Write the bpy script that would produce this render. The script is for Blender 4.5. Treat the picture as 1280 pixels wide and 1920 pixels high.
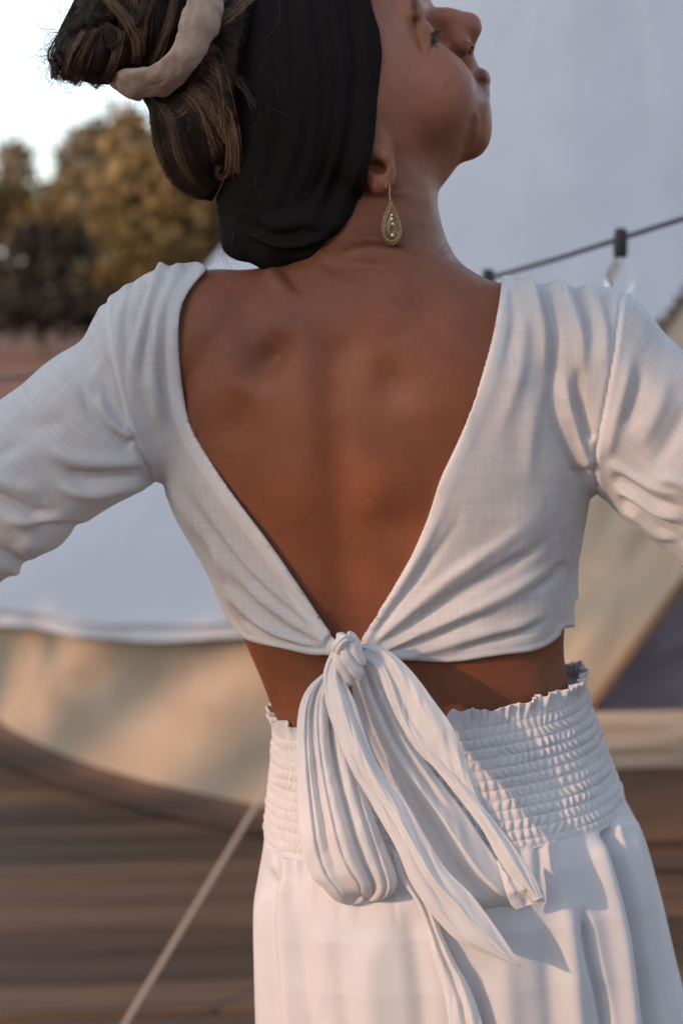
import bpy, math, random
import numpy as np
from mathutils import Vector
for o in list(bpy.data.objects): bpy.data.objects.remove(o, do_unlink=True)
scn = bpy.context.scene
COL = scn.collection
rng = np.random.default_rng(7)
random.seed(7)
# ------------------------------------------------------------------ camera
FPX, DIST, EYE = 3200.0, 1.376, 1.38
PITCH = math.atan2(420.0, FPX)
cam = bpy.data.cameras.new('camera'); camo = bpy.data.objects.new('camera', cam); COL.objects.link(camo)
camo.location = (0, -DIST, EYE); camo.rotation_euler = (math.pi/2 - PITCH, 0, 0)
cam.sensor_fit = 'VERTICAL'; cam.sensor_height = 36; cam.sensor_width = 24; cam.lens = 60
cam.clip_start = 0.05; cam.clip_end = 2000
cam.dof.use_dof = True; cam.dof.focus_distance = 1.37; cam.dof.aperture_fstop = 4.6
scn.camera = camo
# ------------------------------------------------------------------ sky, sun, exposure
SUN_EL, SUN_AZ = math.radians(19), math.radians(232)   # azimuth clockwise from +Y (north): behind the camera, to the left
sun_dir = Vector((math.sin(SUN_AZ)*math.cos(SUN_EL), math.cos(SUN_AZ)*math.cos(SUN_EL), math.sin(SUN_EL)))
wd = bpy.data.worlds.new('World'); scn.world = wd; wd.use_nodes = True
nt = wd.node_tree; nt.nodes.clear()
sky = nt.nodes.new('ShaderNodeTexSky'); sky.sky_type = 'NISHITA'; sky.sun_disc = False
sky.sun_elevation = SUN_EL; sky.sun_rotation = SUN_AZ; sky.air_density = 1.0; sky.dust_density = 1.2; sky.ozone_density = 2.0
bg = nt.nodes.new('ShaderNodeBackground'); bg.inputs[1].default_value = 0.15
wo = nt.nodes.new('ShaderNodeOutputWorld')
veil = nt.nodes.new('ShaderNodeHueSaturation'); veil.inputs['Saturation'].default_value = 0.55   # thin high cloud over the whole sky
nt.links.new(sky.outputs[0], veil.inputs['Color']); nt.links.new(veil.outputs[0], bg.inputs[0]); nt.links.new(bg.outputs[0], wo.inputs[0])
sl = bpy.data.lights.new('sun', 'SUN'); sl.energy = 1.35; sl.angle = math.radians(0.6); sl.color = (1.0, 0.58, 0.36)
so = bpy.data.objects.new('sun', sl); COL.objects.link(so)
so.rotation_euler = (-sun_dir).to_track_quat('-Z', 'Y').to_euler(); so.location = (-6, -6, 6)
scn.view_settings.view_transform = 'Standard'; scn.view_settings.look = 'None'
scn.view_settings.gamma = 1; scn.view_settings.exposure = 1.17
try: scn.view_settings.use_curve_mapping = False
except Exception: pass
scn.render.engine = 'CYCLES'
# ------------------------------------------------------------------ measuring helpers
cp, sp = math.cos(PITCH), math.sin(PITCH)
def at(px, py, Y):
    """world point seen at photograph pixel (px,py) standing at world depth Y"""
    px = np.asarray(px, float); py = np.asarray(py, float)
    u = (px-640)/FPX; v = (960-py)/FPX
    dx = u; dy = cp + v*sp; dz = -sp + v*cp
    t = (np.asarray(Y, float)+DIST)/dy
    return np.stack(np.broadcast_arrays(dx*t, -DIST + dy*t, EYE + dz*t), -1)
def P(px, py, Y): return at(px, py, Y)
def proj(p):
    p = np.asarray(p)
    x = p[..., 0]; y = p[..., 1]+DIST; z = p[..., 2]-EYE
    d = y*cp - z*sp; v = y*sp + z*cp
    return 640 + FPX*x/d, 960 - FPX*v/d
def mpp(Y): return (Y+DIST)/FPX            # metres per photograph pixel
# ------------------------------------------------------------------ linking helpers
def tag(o, label=None, cat=None, group=None, kind=None):
    for k, v in (('label', label), ('category', cat), ('group', group), ('kind', kind)):
        if v: o[k] = v
    return o
def empty(name, loc=(0, 0, 0)):
    o = bpy.data.objects.new(name, None); COL.objects.link(o); o.location = loc; o.empty_display_size = 0.05; return o
def mesh(name, V, F, mat=None, parent=None, smooth=True, attrs=None, origin=None):
    V = np.asarray(V, np.float32)
    me = bpy.data.meshes.new(name)
    if isinstance(F, np.ndarray):
        n = F.shape[1]
        me.vertices.add(len(V)); me.vertices.foreach_set('co', V.ravel())
        me.loops.add(F.size); me.loops.foreach_set('vertex_index', F.astype(np.int32).ravel())
        me.polygons.add(len(F)); me.polygons.foreach_set('loop_start', np.arange(0, F.size, n, dtype=np.int32))
        me.update(calc_edges=True)
    else:
        me.from_pydata([tuple(map(float, v)) for v in V], [], F)
    me.validate()
    if smooth: me.polygons.foreach_set('use_smooth', np.ones(len(me.polygons), bool))
    if attrs:
        for k, a in attrs.items():
            a = np.asarray(a, np.float32)
            if a.ndim == 1: at_ = me.attributes.new(k, 'FLOAT', 'POINT'); at_.data.foreach_set('value', a)
            elif a.shape[1] == 3: at_ = me.attributes.new(k, 'FLOAT_VECTOR', 'POINT'); at_.data.foreach_set('vector', a.ravel())
            else: at_ = me.attributes.new(k, 'FLOAT_COLOR', 'POINT'); at_.data.foreach_set('color', a.ravel())
    if mat: me.materials.append(mat)
    o = bpy.data.objects.new(name, me); COL.objects.link(o)
    if parent: o.parent = parent; o.matrix_parent_inverse.identity(); 
    if parent:
        r = parent; off = Vector((0, 0, 0))
        while r: off += r.location; r = r.parent
        o.location = -off
    return o
def grid_faces(nu, nv, cu=False, cv=False):
    i = np.arange(nu if cu else nu-1); j = np.arange(nv if cv else nv-1)
    I, J = np.meshgrid(i, j, indexing='ij'); I2 = (I+1) % nu; J2 = (J+1) % nv
    return np.stack([I*nv+J, I2*nv+J, I2*nv+J2, I*nv+J2], -1).reshape(-1, 4)
def tubes(lines, radii, sides=3):
    Vs, Fs, off = [], [], 0
    for L, r in zip(lines, radii):
        L = np.asarray(L, float); n = len(L)
        r = np.broadcast_to(np.asarray(r, float), (n,))
        t = np.gradient(L, axis=0); t /= np.linalg.norm(t, axis=1, keepdims=True)+1e-12
        ref = np.array([0.31, -0.87, 0.38]); a = np.cross(t, ref); a /= np.linalg.norm(a, axis=1, keepdims=True)+1e-12
        b = np.cross(t, a)
        th = np.arange(sides)*2*math.pi/sides
        V = L[:, None]+r[:, None, None]*(np.cos(th)[None, :, None]*a[:, None]+np.sin(th)[None, :, None]*b[:, None])
        Vs.append(V.reshape(-1, 3)); Fs.append(grid_faces(n, sides, False, True)+off); off += n*sides
    return np.concatenate(Vs), np.concatenate(Fs)
def spline(pts, n):
    """Catmull-Rom through pts, n samples evenly by length"""
    p = np.asarray(pts, float); p = np.vstack([2*p[0]-p[1], p, 2*p[-1]-p[-2]])
    out = []
    for i in range(1, len(p)-2):
        t = np.linspace(0, 1, 24, endpoint=False)[:, None]
        a, b, c, d = p[i-1], p[i], p[i+1], p[i+2]
        out.append(0.5*((2*b)+(-a+c)*t+(2*a-5*b+4*c-d)*t*t+(-a+3*b-3*c+d)*t**3))
    q = np.vstack(out+[p[-2][None]])
    s = np.r_[0, np.cumsum(np.linalg.norm(np.diff(q, axis=0), axis=1))]
    u = np.linspace(0, s[-1], n)
    return np.stack([np.interp(u, s, q[:, k]) for k in range(q.shape[1])], -1)
def sstep(a, b, x):
    t = np.clip((x-a)/(b-a), 0, 1); return t*t*(3-2*t)
# ------------------------------------------------------------------ noise fields
def noise2(X, Y, seed):
    g = np.random.default_rng(seed).standard_normal((256, 256)).astype(np.float32)
    xi = np.floor(X).astype(int); yi = np.floor(Y).astype(int); fx = X-xi; fy = Y-yi
    fx = fx*fx*(3-2*fx); fy = fy*fy*(3-2*fy)
    a = g[xi % 256, yi % 256]; b = g[(xi+1) % 256, yi % 256]; c = g[xi % 256, (yi+1) % 256]; d = g[(xi+1) % 256, (yi+1) % 256]
    return (a*(1-fx)+b*fx)*(1-fy)+(c*(1-fx)+d*fx)*fy
def fbm2(X, Y, seed, oct=3):
    return sum(noise2(X*2**k, Y*2**k, seed+k)/2**k for k in range(oct))
# relief maps drawn over the figure: heights in metres, 2 photograph pixels per cell
MX0, MY0, MS = -320.0, -320.0, 2.0
MNX, MNY = 980, 1240
GX, GY = [g.astype(np.float32) for g in np.meshgrid(MX0+np.arange(MNX)*MS, MY0+np.arange(MNY)*MS, indexing='ij')]
def new_map(): return np.zeros((MNX, MNY), np.float32)
def seg_dist(X, Y, pts):
    """distance to polyline, parameter 0..1 along it, signed side"""
    pts = np.asarray(pts, float); L = np.r_[0, np.cumsum(np.hypot(*np.diff(pts, axis=0).T))]
    best = np.full(X.shape, 1e9); par = np.zeros(X.shape); sd = np.ones(X.shape)
    for i in range(len(pts)-1):
        a, b = pts[i], pts[i+1]; d = b-a; l2 = d@d+1e-9
        t = np.clip(((X-a[0])*d[0]+(Y-a[1])*d[1])/l2, 0, 1)
        ex = X-a[0]-t*d[0]; ey = Y-a[1]-t*d[1]; dd = ex*ex+ey*ey
        m = dd < best; best = np.where(m, dd, best); par = np.where(m, (L[i]+t*(L[i+1]-L[i]))/L[-1], par)
        sd = np.where(m, np.sign(d[0]*ey-d[1]*ex), sd)
    return np.sqrt(best), par, sd
def ridge(M, pts, width, amp, taper=(0.3, 0.3), asym=0.0):
    """a fold: gaussian ridge along a curve; asym makes one flank steeper"""
    pts = spline(pts, 14) if len(pts) > 2 else np.asarray(pts, float)
    pad = width*3.2
    i0 = max(int((pts[:, 0].min()-pad-MX0)/MS), 0); i1 = min(int((pts[:, 0].max()+pad-MX0)/MS)+2, MNX)
    j0 = max(int((pts[:, 1].min()-pad-MY0)/MS), 0); j1 = min(int((pts[:, 1].max()+pad-MY0)/MS)+2, MNY)
    X = GX[i0:i1, j0:j1]; Y = GY[i0:i1, j0:j1]
    d, t, s = seg_dist(X, Y, pts)
    env = sstep(0, max(taper[0], 1e-3), t)*sstep(0, max(taper[1], 1e-3), 1-t)
    w = width*(1+asym*s)
    M[i0:i1, j0:j1] += (amp*env*np.exp(-(d/w)**2)).astype(np.float32)
def blob(M, x, y, rx, ry, amp, ang=0):
    c, s = math.cos(math.radians(ang)), math.sin(math.radians(ang))
    u = ((GX-x)*c+(GY-y)*s)/rx; v = (-(GX-x)*s+(GY-y)*c)/ry
    M += (amp*np.exp(-(u*u+v*v))).astype(np.float32)
def samp(M, px, py):
    x = np.clip((px-MX0)/MS, 0, MNX-1.001); y = np.clip((py-MY0)/MS, 0, MNY-1.001)
    i = x.astype(int); j = y.astype(int); fx = x-i; fy = y-j
    return (M[i, j]*(1-fx)+M[i+1, j]*fx)*(1-fy)+(M[i, j+1]*(1-fx)+M[i+1, j+1]*fx)*fy
def inside_poly(px, py, poly):
    poly = np.asarray(poly, float); ins = np.zeros(np.shape(px), bool)
    x1, y1 = poly[-1]
    for x2, y2 in poly:
        c = ((y2 > py) != (y1 > py)) & (px < (x1-x2)*(py-y2)/((y1-y2) if y1 != y2 else 1e-9)+x2)
        ins ^= c; x1, y1 = x2, y2
    return ins
def line_map(pts, cap=60.0):
    """distance in pixels to a polyline, up to cap"""
    D = np.full((MNX, MNY), cap*cap, np.float32); pts = np.asarray(pts, float)
    for a, b in zip(pts[:-1], pts[1:]):
        lo = np.minimum(a, b)-cap; hi = np.maximum(a, b)+cap
        i0, i1 = max(int((lo[0]-MX0)/MS), 0), min(int((hi[0]-MX0)/MS)+2, MNX); j0, j1 = max(int((lo[1]-MY0)/MS), 0), min(int((hi[1]-MY0)/MS)+2, MNY)
        if i1 <= i0 or j1 <= j0: continue
        X = GX[i0:i1, j0:j1]; Y = GY[i0:i1, j0:j1]; d = b-a
        t = np.clip(((X-a[0])*d[0]+(Y-a[1])*d[1])/(d@d+1e-9), 0, 1)
        D[i0:i1, j0:j1] = np.minimum(D[i0:i1, j0:j1], (X-a[0]-t*d[0])**2+(Y-a[1]-t*d[1])**2)
    return np.sqrt(D)
def poly_map(poly):
    """signed distance in pixels to a closed outline, negative inside"""
    pl = list(map(tuple, poly)); d = line_map(pl+[pl[0]], 160.0)
    return np.where(inside_poly(GX, GY, pl), -d, d).astype(np.float32)
# ------------------------------------------------------------------ implicit modelling on a grid
class Field:
    def __init__(s, xs, ys, zs):
        s.xs, s.ys, s.zs = [np.asarray(a, np.float32) for a in (xs, ys, zs)]
        s.f = np.full((len(xs), len(ys), len(zs)), 0.2, np.float32)
    def block(s, lo, hi):
        ix = [np.clip([np.searchsorted(a, l)-1, np.searchsorted(a, h)+1], 0, len(a)) for a, l, h in zip((s.xs, s.ys, s.zs), lo, hi)]
        sl_ = tuple(slice(*i) for i in ix)
        return sl_, s.xs[sl_[0]][:, None, None], s.ys[sl_[1]][None, :, None], s.zs[sl_[2]][None, None, :]
    def put(s, lo, hi, fn, k=0.01, op='u'):
        lo = np.asarray(lo)-k-0.03; hi = np.asarray(hi)+k+0.03
        b, X, Y, Z = s.block(lo, hi)
        if min(x.stop-x.start for x in b) <= 0: return
        d = fn(X, Y, Z).astype(np.float32); f = s.f[b]
        if op == 'u':
            h = np.maximum(k-np.abs(f-d), 0)/k if k > 0 else 0
            s.f[b] = np.minimum(f, d)-(h*h*k*0.25 if k > 0 else 0)
        else:
            d = -d; h = np.maximum(k-np.abs(f-d), 0)/k
            s.f[b] = np.maximum(f, d)+h*h*k*0.25
    def cone(s, a, b, r1, r2, k=0.01, op='u', sq=1.0):
        a = np.asarray(a, float); b = np.asarray(b, float); d = b-a; l2 = d@d
        lo = np.minimum(a-r1, b-r2); hi = np.maximum(a+r1, b+r2)
        def fn(X, Y, Z):
            t = np.clip(((X-a[0])*d[0]+(Y-a[1])*d[1]+(Z-a[2])*d[2])/l2, 0, 1)
            return np.sqrt((X-a[0]-t*d[0])**2+((Y-a[1]-t*d[1])/sq)**2+(Z-a[2]-t*d[2])**2)-(r1+t*(r2-r1))
        s.put(lo, hi, fn, k, op)
    def chain(s, pts, rs, k=0.01, op='u', sq=1.0):
        for i in range(len(pts)-1): s.cone(pts[i], pts[i+1], rs[i], rs[i+1], k if i == 0 else min(k, 0.012), op, sq)
    def ell(s, c, R, ax=None, k=0.01, op='u'):
        """ellipsoid: centre c, radii R, axes rows of ax"""
        c = np.asarray(c, float); R = np.asarray(R, float); ax = np.eye(3) if ax is None else np.asarray(ax, float)
        m = max(R)
        def fn(X, Y, Z):
            x, y, z = X-c[0], Y-c[1], Z-c[2]
            q = [(x*ax[i, 0]+y*ax[i, 1]+z*ax[i, 2]) for i in range(3)]
            k0 = np.sqrt(sum((q[i]/R[i])**2 for i in range(3))); k1 = np.sqrt(sum((q[i]/R[i]**2)**2 for i in range(3)))+1e-9
            return k0*(k0-1)/k1
        s.put(c-m, c+m, fn, k, op)
    def nets(s):
        f = s.f; S = f < 0
        nx, ny, nz = f.shape
        c = np.zeros((nx-1, ny-1, nz-1), np.uint8)
        for i in (0, 1):
            for j in (0, 1):
                for l in (0, 1): c += S[i:nx-1+i, j:ny-1+j, l:nz-1+l]
        act = (c > 0) & (c < 8); I, J, K = np.nonzero(act)
        idx = np.full(act.shape, -1, np.int32); idx[I, J, K] = np.arange(len(I))
        acc = np.zeros((len(I), 3)); n = np.zeros(len(I))
        cr = [(i, j, l) for i in (0, 1) for j in (0, 1) for l in (0, 1)]
        for a in cr:
            for ax_ in range(3):
                if a[ax_]: continue
                b = list(a); b[ax_] = 1
                fa = f[I+a[0], J+a[1], K+a[2]]; fb = f[I+b[0], J+b[1], K+b[2]]
                m = (fa < 0) != (fb < 0); t = np.where(m, fa/np.where(m, fa-fb, 1), 0)
                p = np.stack([s.xs[I+a[0]], s.ys[J+a[1]], s.zs[K+a[2]]], -1).astype(float)
                q = np.stack([s.xs[I+b[0]], s.ys[J+b[1]], s.zs[K+b[2]]], -1)
                acc += np.where(m[:, None], p+(q-p)*t[:, None], 0); n += m
        V = acc/np.maximum(n, 1)[:, None]
        F = []
        for ax_ in range(3):
            a = [slice(0, None)]*3; o1, o2 = [q for q in range(3) if q != ax_]
            A = [slice(1, -1)]*3; A[ax_] = slice(0, -1); B = [slice(1, -1)]*3; B[ax_] = slice(1, None)
            sa, sb = S[tuple(A)], S[tuple(B)]
            i = np.array(np.nonzero(sa != sb)); fl = sa[tuple(i)]
            base = i.copy(); base[o1] += 1; base[o2] += 1
            def ci(d1, d2):
                q = base.copy(); q[o1] -= d1; q[o2] -= d2; return idx[q[0], q[1], q[2]]
            q = np.stack([ci(0, 0), ci(1, 0), ci(1, 1), ci(0, 1)], -1)
            if ax_ == 1: fl = ~fl
            q[~fl] = q[~fl][:, ::-1]
            F.append(q)
        F = np.concatenate(F); F = F[(F >= 0).all(1)]
        return V, F
def vnormals(V, F):
    a = np.cross(V[F[:, 2]]-V[F[:, 0]], V[F[:, 3]]-V[F[:, 1]])
    N = np.zeros_like(V)
    for k in range(4):
        for c in range(3): N[:, c] += np.bincount(F[:, k], a[:, c], len(V))
    return N/(np.linalg.norm(N, axis=1, keepdims=True)+1e-12)
def relax(V, F, it=2, lam=0.5, w=None):
    e = np.concatenate([F[:, [0, 1]], F[:, [1, 2]], F[:, [2, 3]], F[:, [3, 0]]]); e = np.concatenate([e, e[:, ::-1]])
    n = np.bincount(e[:, 0], minlength=len(V))
    for _ in range(it):
        A = np.stack([np.bincount(e[:, 0], V[e[:, 1], c], len(V)) for c in range(3)], -1)/np.maximum(n, 1)[:, None]
        V = V+(A-V)*(lam if w is None else (lam*w)[:, None])
    return V
def axis(*segs):
    """concatenate (start, stop, step) runs"""
    return np.concatenate([np.arange(a, b, st) for a, b, st in segs])
def keep(V, F, fm):
    F = F[fm]; u, inv = np.unique(F, return_inverse=True); return u, inv.reshape(F.shape)
# ------------------------------------------------------------------ materials
def mat(name):
    m = bpy.data.materials.new(name); m.use_nodes = True; n = m.node_tree
    return m, n, n.nodes['Principled BSDF'], n.nodes['Material Output']
def N(n, t, **kw):
    x = n.nodes.new('ShaderNode'+t)
    for k, v in kw.items():
        if k.startswith('i_'):
            key = k[2:]; x.inputs[int(key) if key.isdigit() else key.replace('_', ' ')].default_value = v
        else: setattr(x, k, v)
    return x
def attr(n, name): return N(n, 'Attribute', attribute_name=name)
def ramp(n, stops, src):
    r = N(n, 'ValToRGB'); cr = r.color_ramp
    while len(cr.elements) < len(stops): cr.elements.new(0.5)
    for e, (p, c) in zip(cr.elements, stops): e.position = p; e.color = tuple(c)+(1,)
    n.links.new(src, r.inputs[0]); return r
def mixc(n, fac, a, b, mode='MIX'):
    x = N(n, 'Mix', data_type='RGBA', blend_type=mode)
    for s, v in ((x.inputs[0], fac), (x.inputs[6], a), (x.inputs[7], b)):
        if hasattr(v, 'is_linked'): n.links.new(v, s)
        else: s.default_value = v if not isinstance(v, tuple) else v+(1,)*(4-len(v))
    return x.outputs[2]
def math_(n, op, a, b=0.0):
    x = N(n, 'Math', operation=op)
    for s, v in ((x.inputs[0], a), (x.inputs[1], b)):
        if hasattr(v, 'is_linked'): n.links.new(v, s)
        else: s.default_value = v
    return x.outputs[0]
def noise(n, vec, scale, detail=3, rough=0.55):
    x = N(n, 'TexNoise'); x.inputs['Scale'].default_value = scale; x.inputs['Detail'].default_value = detail; x.inputs['Roughness'].default_value = rough
    if vec: n.links.new(vec, x.inputs['Vector'])
    return x.outputs[0]
def mapping(n, vec, scale, rot=(0, 0, 0)):
    m = N(n, 'Mapping'); m.inputs['Scale'].default_value = scale; m.inputs['Rotation'].default_value = rot
    n.links.new(vec, m.inputs[0]); return m.outputs[0]
def bump(n, h, dist, strength, bs, prev=None):
    b = N(n, 'Bump'); b.inputs['Distance'].default_value = dist; b.inputs['Strength'].default_value = strength
    n.links.new(h, b.inputs['Height'])
    if prev: n.links.new(prev, b.inputs['Normal'])
    if bs: n.links.new(b.outputs[0], bs.inputs['Normal'])
    return b.outputs[0]
def obj_coord(n): return N(n, 'TexCoord').outputs['Object']
def simple(name, col, rough=0.8, var=0.25, scale=8, bumpd=0.0, metallic=0.0):
    m, n, b, o = mat(name); c = obj_coord(n); nz = noise(n, c, scale, 4)
    r = ramp(n, [(0.3, [x*(1-var) for x in col]), (0.7, [min(x*(1+var), 1) for x in col])], nz)
    n.links.new(r.outputs[0], b.inputs['Base Color']); b.inputs['Roughness'].default_value = rough; b.inputs['Metallic'].default_value = metallic
    if bumpd: bump(n, noise(n, c, scale*6, 3), bumpd, 0.6, b)
    return m
# skin: colour from a per-vertex tone (lips, cheeks, brow, moles, painted lower-cheek shade) with fine pores
def skin_mat():
    m, n, b, o = mat('skin'); c = obj_coord(n)
    at_ = attr(n, 'tone')
    mot = noise(n, c, 22, 4, 0.6)
    v = ramp(n, [(0.3, (0.84, 0.80, 0.80)), (0.7, (1.12, 1.15, 1.15))], mot)
    col = mixc(n, 1.0, at_.outputs['Color'], v.outputs[0], 'MULTIPLY')
    n.links.new(col, b.inputs['Base Color'])
    r = ramp(n, [(0.3, (0.40,)*3), (0.75, (0.58,)*3)], noise(n, c, 60, 3))
    n.links.new(r.outputs[0], b.inputs['Roughness'])
    b.inputs['Specular IOR Level'].default_value = 0.36
    b.inputs['Subsurface Weight'].default_value = 0.12; b.inputs['Subsurface Radius'].default_value = (0.010, 0.004, 0.002); b.inputs['Subsurface Scale'].default_value = 0.6
    p1 = N(n, 'TexVoronoi'); p1.inputs['Scale'].default_value = 900; n.links.new(c, p1.inputs['Vector'])
    x = bump(n, p1.outputs['Distance'], 0.0004, 0.40, None)
    bump(n, noise(n, mapping(n, c, (1, 1, .6)), 430, 5, 0.8), 0.0012, 0.6, b, x)
    return m
M_SKIN = skin_mat()
def fabric(name, col, uvname='weave', thread=0.00055, trans=0.25, holes=0.10, slub=1.0, rough=0.85, opq=False, sheen=0.12, contrast=1.0):
    """woven cloth: two thread directions with uneven slubs; light passes through a little"""
    m, n, b, o = mat(name)
    uv = attr(n, uvname).outputs['Vector'] if uvname else obj_coord(n)
    f = 1.0/thread
    wa = noise(n, mapping(n, uv, (f*1.0, f*0.03, 1)), 1.0, 2, 0.6)
    wb = noise(n, mapping(n, uv, (f*0.03, f*1.0, 1)), 1.0, 2, 0.6)
    sa = noise(n, mapping(n, uv, (f*0.45, f*0.012, 1)), 1.0, 1, 0.5)
    sb = noise(n, mapping(n, uv, (f*0.012, f*0.45, 1)), 1.0, 1, 0.5)
    th = math_(n, 'ADD', wa, wb); sl_ = math_(n, 'ADD', sa, sb)
    tot = math_(n, 'MULTIPLY', math_(n, 'ADD', math_(n, 'MULTIPLY', th, 0.5), math_(n, 'MULTIPLY', sl_, 0.5*slub)), 1/(1+slub))
    tot = math_(n, 'MULTIPLY', tot, 1.0)
    rc = ramp(n, [(0.34, [x*(1-.09*contrast) for x in col]), (0.46, col), (0.575, col), (0.66, [min(x*(1+.24*contrast), 0.93) for x in col])], tot)
    wide = noise(n, mapping(n, uv, (12, 12, 1)), 1.0, 3)
    wr = ramp(n, [(0.3, (0.95, 0.95, 0.96)), (0.7, (1.0, 1.0, 1.0))], wide)
    colr = mixc(n, 1.0, rc.outputs[0], wr.outputs[0], 'MULTIPLY')
    n.links.new(colr, b.inputs['Base Color']); b.inputs['Roughness'].default_value = rough
    b.inputs['Specular IOR Level'].default_value = 0.2
    b.inputs['Sheen Weight'].default_value = sheen
    bp = bump(n, tot, 0.0004, 0.12+.3*min(contrast, 1), b)
    out = b.outputs[0]
    if trans > 0:
        tr = N(n, 'BsdfTranslucent'); n.links.new(colr, tr.inputs[0]); n.links.new(bp, tr.inputs['Normal'])
        mx = N(n, 'MixShader'); mx.inputs[0].default_value = trans
        n.links.new(out, mx.inputs[1]); n.links.new(tr.outputs[0], mx.inputs[2]); out = mx.outputs[0]
    if holes > 0:
        tp = N(n, 'BsdfTransparent'); mx = N(n, 'MixShader')
        hr = ramp(n, [(0.40, (holes*1.5,)*3), (0.62, (holes*0.5,)*3)], tot)
        hv = hr.outputs[0]
        if opq:
            a = attr(n, 'layers').outputs['Fac']; hv = math_(n, 'MULTIPLY', hv, a)
        n.links.new(hv, mx.inputs[0]); n.links.new(out, mx.inputs[1]); n.links.new(tp.outputs[0], mx.inputs[2]); out = mx.outputs[0]
    n.links.new(out, o.inputs[0]); return m
M_LINEN = fabric('white_linen', (0.74, 0.745, 0.755), thread=0.0005, trans=0.22, holes=0.16, opq=True, contrast=.6)
M_BOW = fabric('white_voile', (0.82, 0.82, 0.825), thread=0.0004, trans=0.38, holes=0.03, slub=0.12, contrast=.12)
M_SKIRT = fabric('white_cotton', (0.63, 0.63, 0.645), thread=0.0004, trans=0.12, holes=0.0, slub=0.05, contrast=.10)
M_BLACK = fabric('black_jersey', (0.0135, 0.0105, 0.0105), uvname=None, thread=0.0008, trans=0, holes=0, slub=0.4, rough=0.9, sheen=0.0)
[setattr(q.inputs['Specular IOR Level'], 'default_value', .06) for q in M_BLACK.node_tree.nodes if q.type == 'BSDF_PRINCIPLED']
M_SCRUN = fabric('beige_velvet', (0.30, 0.20, 0.155), uvname=None, thread=0.0012, trans=0, holes=0, slub=0.6, rough=0.9)
def hair_mat(name, stops, rough=0.42):
    m, n, b, o = mat(name); a = attr(n, 'shade').outputs['Fac']
    r = ramp(n, stops, a); n.links.new(r.outputs[0], b.inputs['Base Color'])
    b.inputs['Roughness'].default_value = rough; b.inputs['Specular IOR Level'].default_value = 0.35
    return m
M_HAIR = hair_mat('brown_hair', [(0.0, (0.012, 0.007, 0.005)), (0.5, (0.030, 0.016, 0.011)), (0.75, (0.12, 0.064, 0.036)), (1.0, (0.36, 0.21, 0.12))])
M_GOLD, _n, _b, _o = mat('old_gold'); _b.inputs['Base Color'].default_value = (0.36, 0.25, 0.13, 1); _b.inputs['Metallic'].default_value = 1; _b.inputs['Roughness'].default_value = 0.34
bump(_n, noise(_n, obj_coord(_n), 900, 2), 0.0004, 0.5, _b)
M_STONE, _n, _b, _o = mat('pale_stone'); _b.inputs['Base Color'].default_value = (0.85, 0.8, 0.7, 1); _b.inputs['Roughness'].default_value = 0.12
M_SCRUN = simple('beige_cloth', (.38, .275, .215), .95, .20, 70, .0009)
M_HAIRBASE = simple('dark_hair_base', (.016, .010, .008), 1.0, .3, 60)  # near-black hair base under the strands
M_HAIRBASE.node_tree.nodes['Principled BSDF'].inputs['Specular IOR Level'].default_value = 0
M_LASH = simple('dark_lash', (0.012, 0.009, 0.008), 0.6, 0.2, 50)
# ------------------------------------------------------------------ body: one continuous surface
def px2(px, py, Y): return at(px, py, Y)
# torso rows measured on the photograph: row, left, right, back depth, front depth
ROWS = np.array([
    # py    xl    xr    back    front
    [430,   640,  760,  0.060,  0.100],
    [500,   560,  850,  0.028,  0.150],
    [545,   450,  930,  0.014,  0.190],
    [590,   372,  1010, 0.004,  0.205],
    [650,   326,  1066, -0.006, 0.215],
    [750,   308,  1092, -0.012, 0.225],
    [850,   312,  1096, -0.010, 0.235],
    [950,   338,  1084, -0.004, 0.240],
    [1050,  392,  1068, 0.006,  0.225],
    [1150,  440,  1056, 0.015,  0.205],
    [1210,  466,  1052, 0.019,  0.200],
    [1290,  500,  1062, 0.020,  0.200],
    [1350,  521,  1080, 0.015,  0.203],
    [1450,  530,  1108, 0.002,  0.205],
    [1560,  535,  1130, -0.014, 0.208],
    [1700,  535,  1150, -0.022, 0.208],
    [1850,  540,  1160, -0.022, 0.206],
    [2000,  550,  1165, -0.002, 0.205]], float)
_Yc = (ROWS[:, 3]+ROWS[:, 4])/2
_pl = at(ROWS[:, 1], ROWS[:, 0], _Yc); _pr = at(ROWS[:, 2], ROWS[:, 0], _Yc)
TZ = (_pl[:, 2]+_pr[:, 2])/2
TA = (_pr[:, 0]-_pl[:, 0])/2; TX = (_pr[:, 0]+_pl[:, 0])/2; TB = (ROWS[:, 4]-ROWS[:, 3])/2; TC = _Yc
def smooth_tab(col):
    zz = np.linspace(TZ.min(), TZ.max(), 400); v = np.interp(zz, TZ[::-1], col[::-1])
    k = np.hanning(25); k /= k.sum(); v = np.convolve(np.pad(v, 12, mode='edge'), k, 'valid'); return zz, v
_T = [smooth_tab(c) for c in (TX, TA, TB, TC)]
def torso_at(z): return [np.interp(z, zz, v) for zz, v in _T]
def torso_fn(off=0.0, p=2.5):
    def fn(X, Y, Z):
        z = Z[0, 0, :]; cx, a, b, cy = [q[None, None, :] for q in torso_at(z)]
        a = a+off; b = b+off
        u = np.abs(X-cx)/a; v = np.abs(Y-cy)/b
        k = (u**p+v**p+1e-9)**(1/p)
        g = np.sqrt((u**(p-1)/a)**2+(v**(p-1)/b)**2)/(k**(p-1))+1e-6
        return np.clip((k-1)/np.maximum(g, 4.0), -0.2, 0.2)
    return fn
ZLO, ZHI = TZ.min(), TZ.max()
PD = 0.060
SH_L = [(690, 560, .070), (560, 588, .058), (400, 602, .060), (302, 668, .072)]; SR_L = [.050, .040, .040, .049]
SH_R = [(690, 560, .070), (810, 594, .058), (940, 630, .060), (1108, 672, .076)]; SR_R = [.050, .040, .040, .054]
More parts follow.
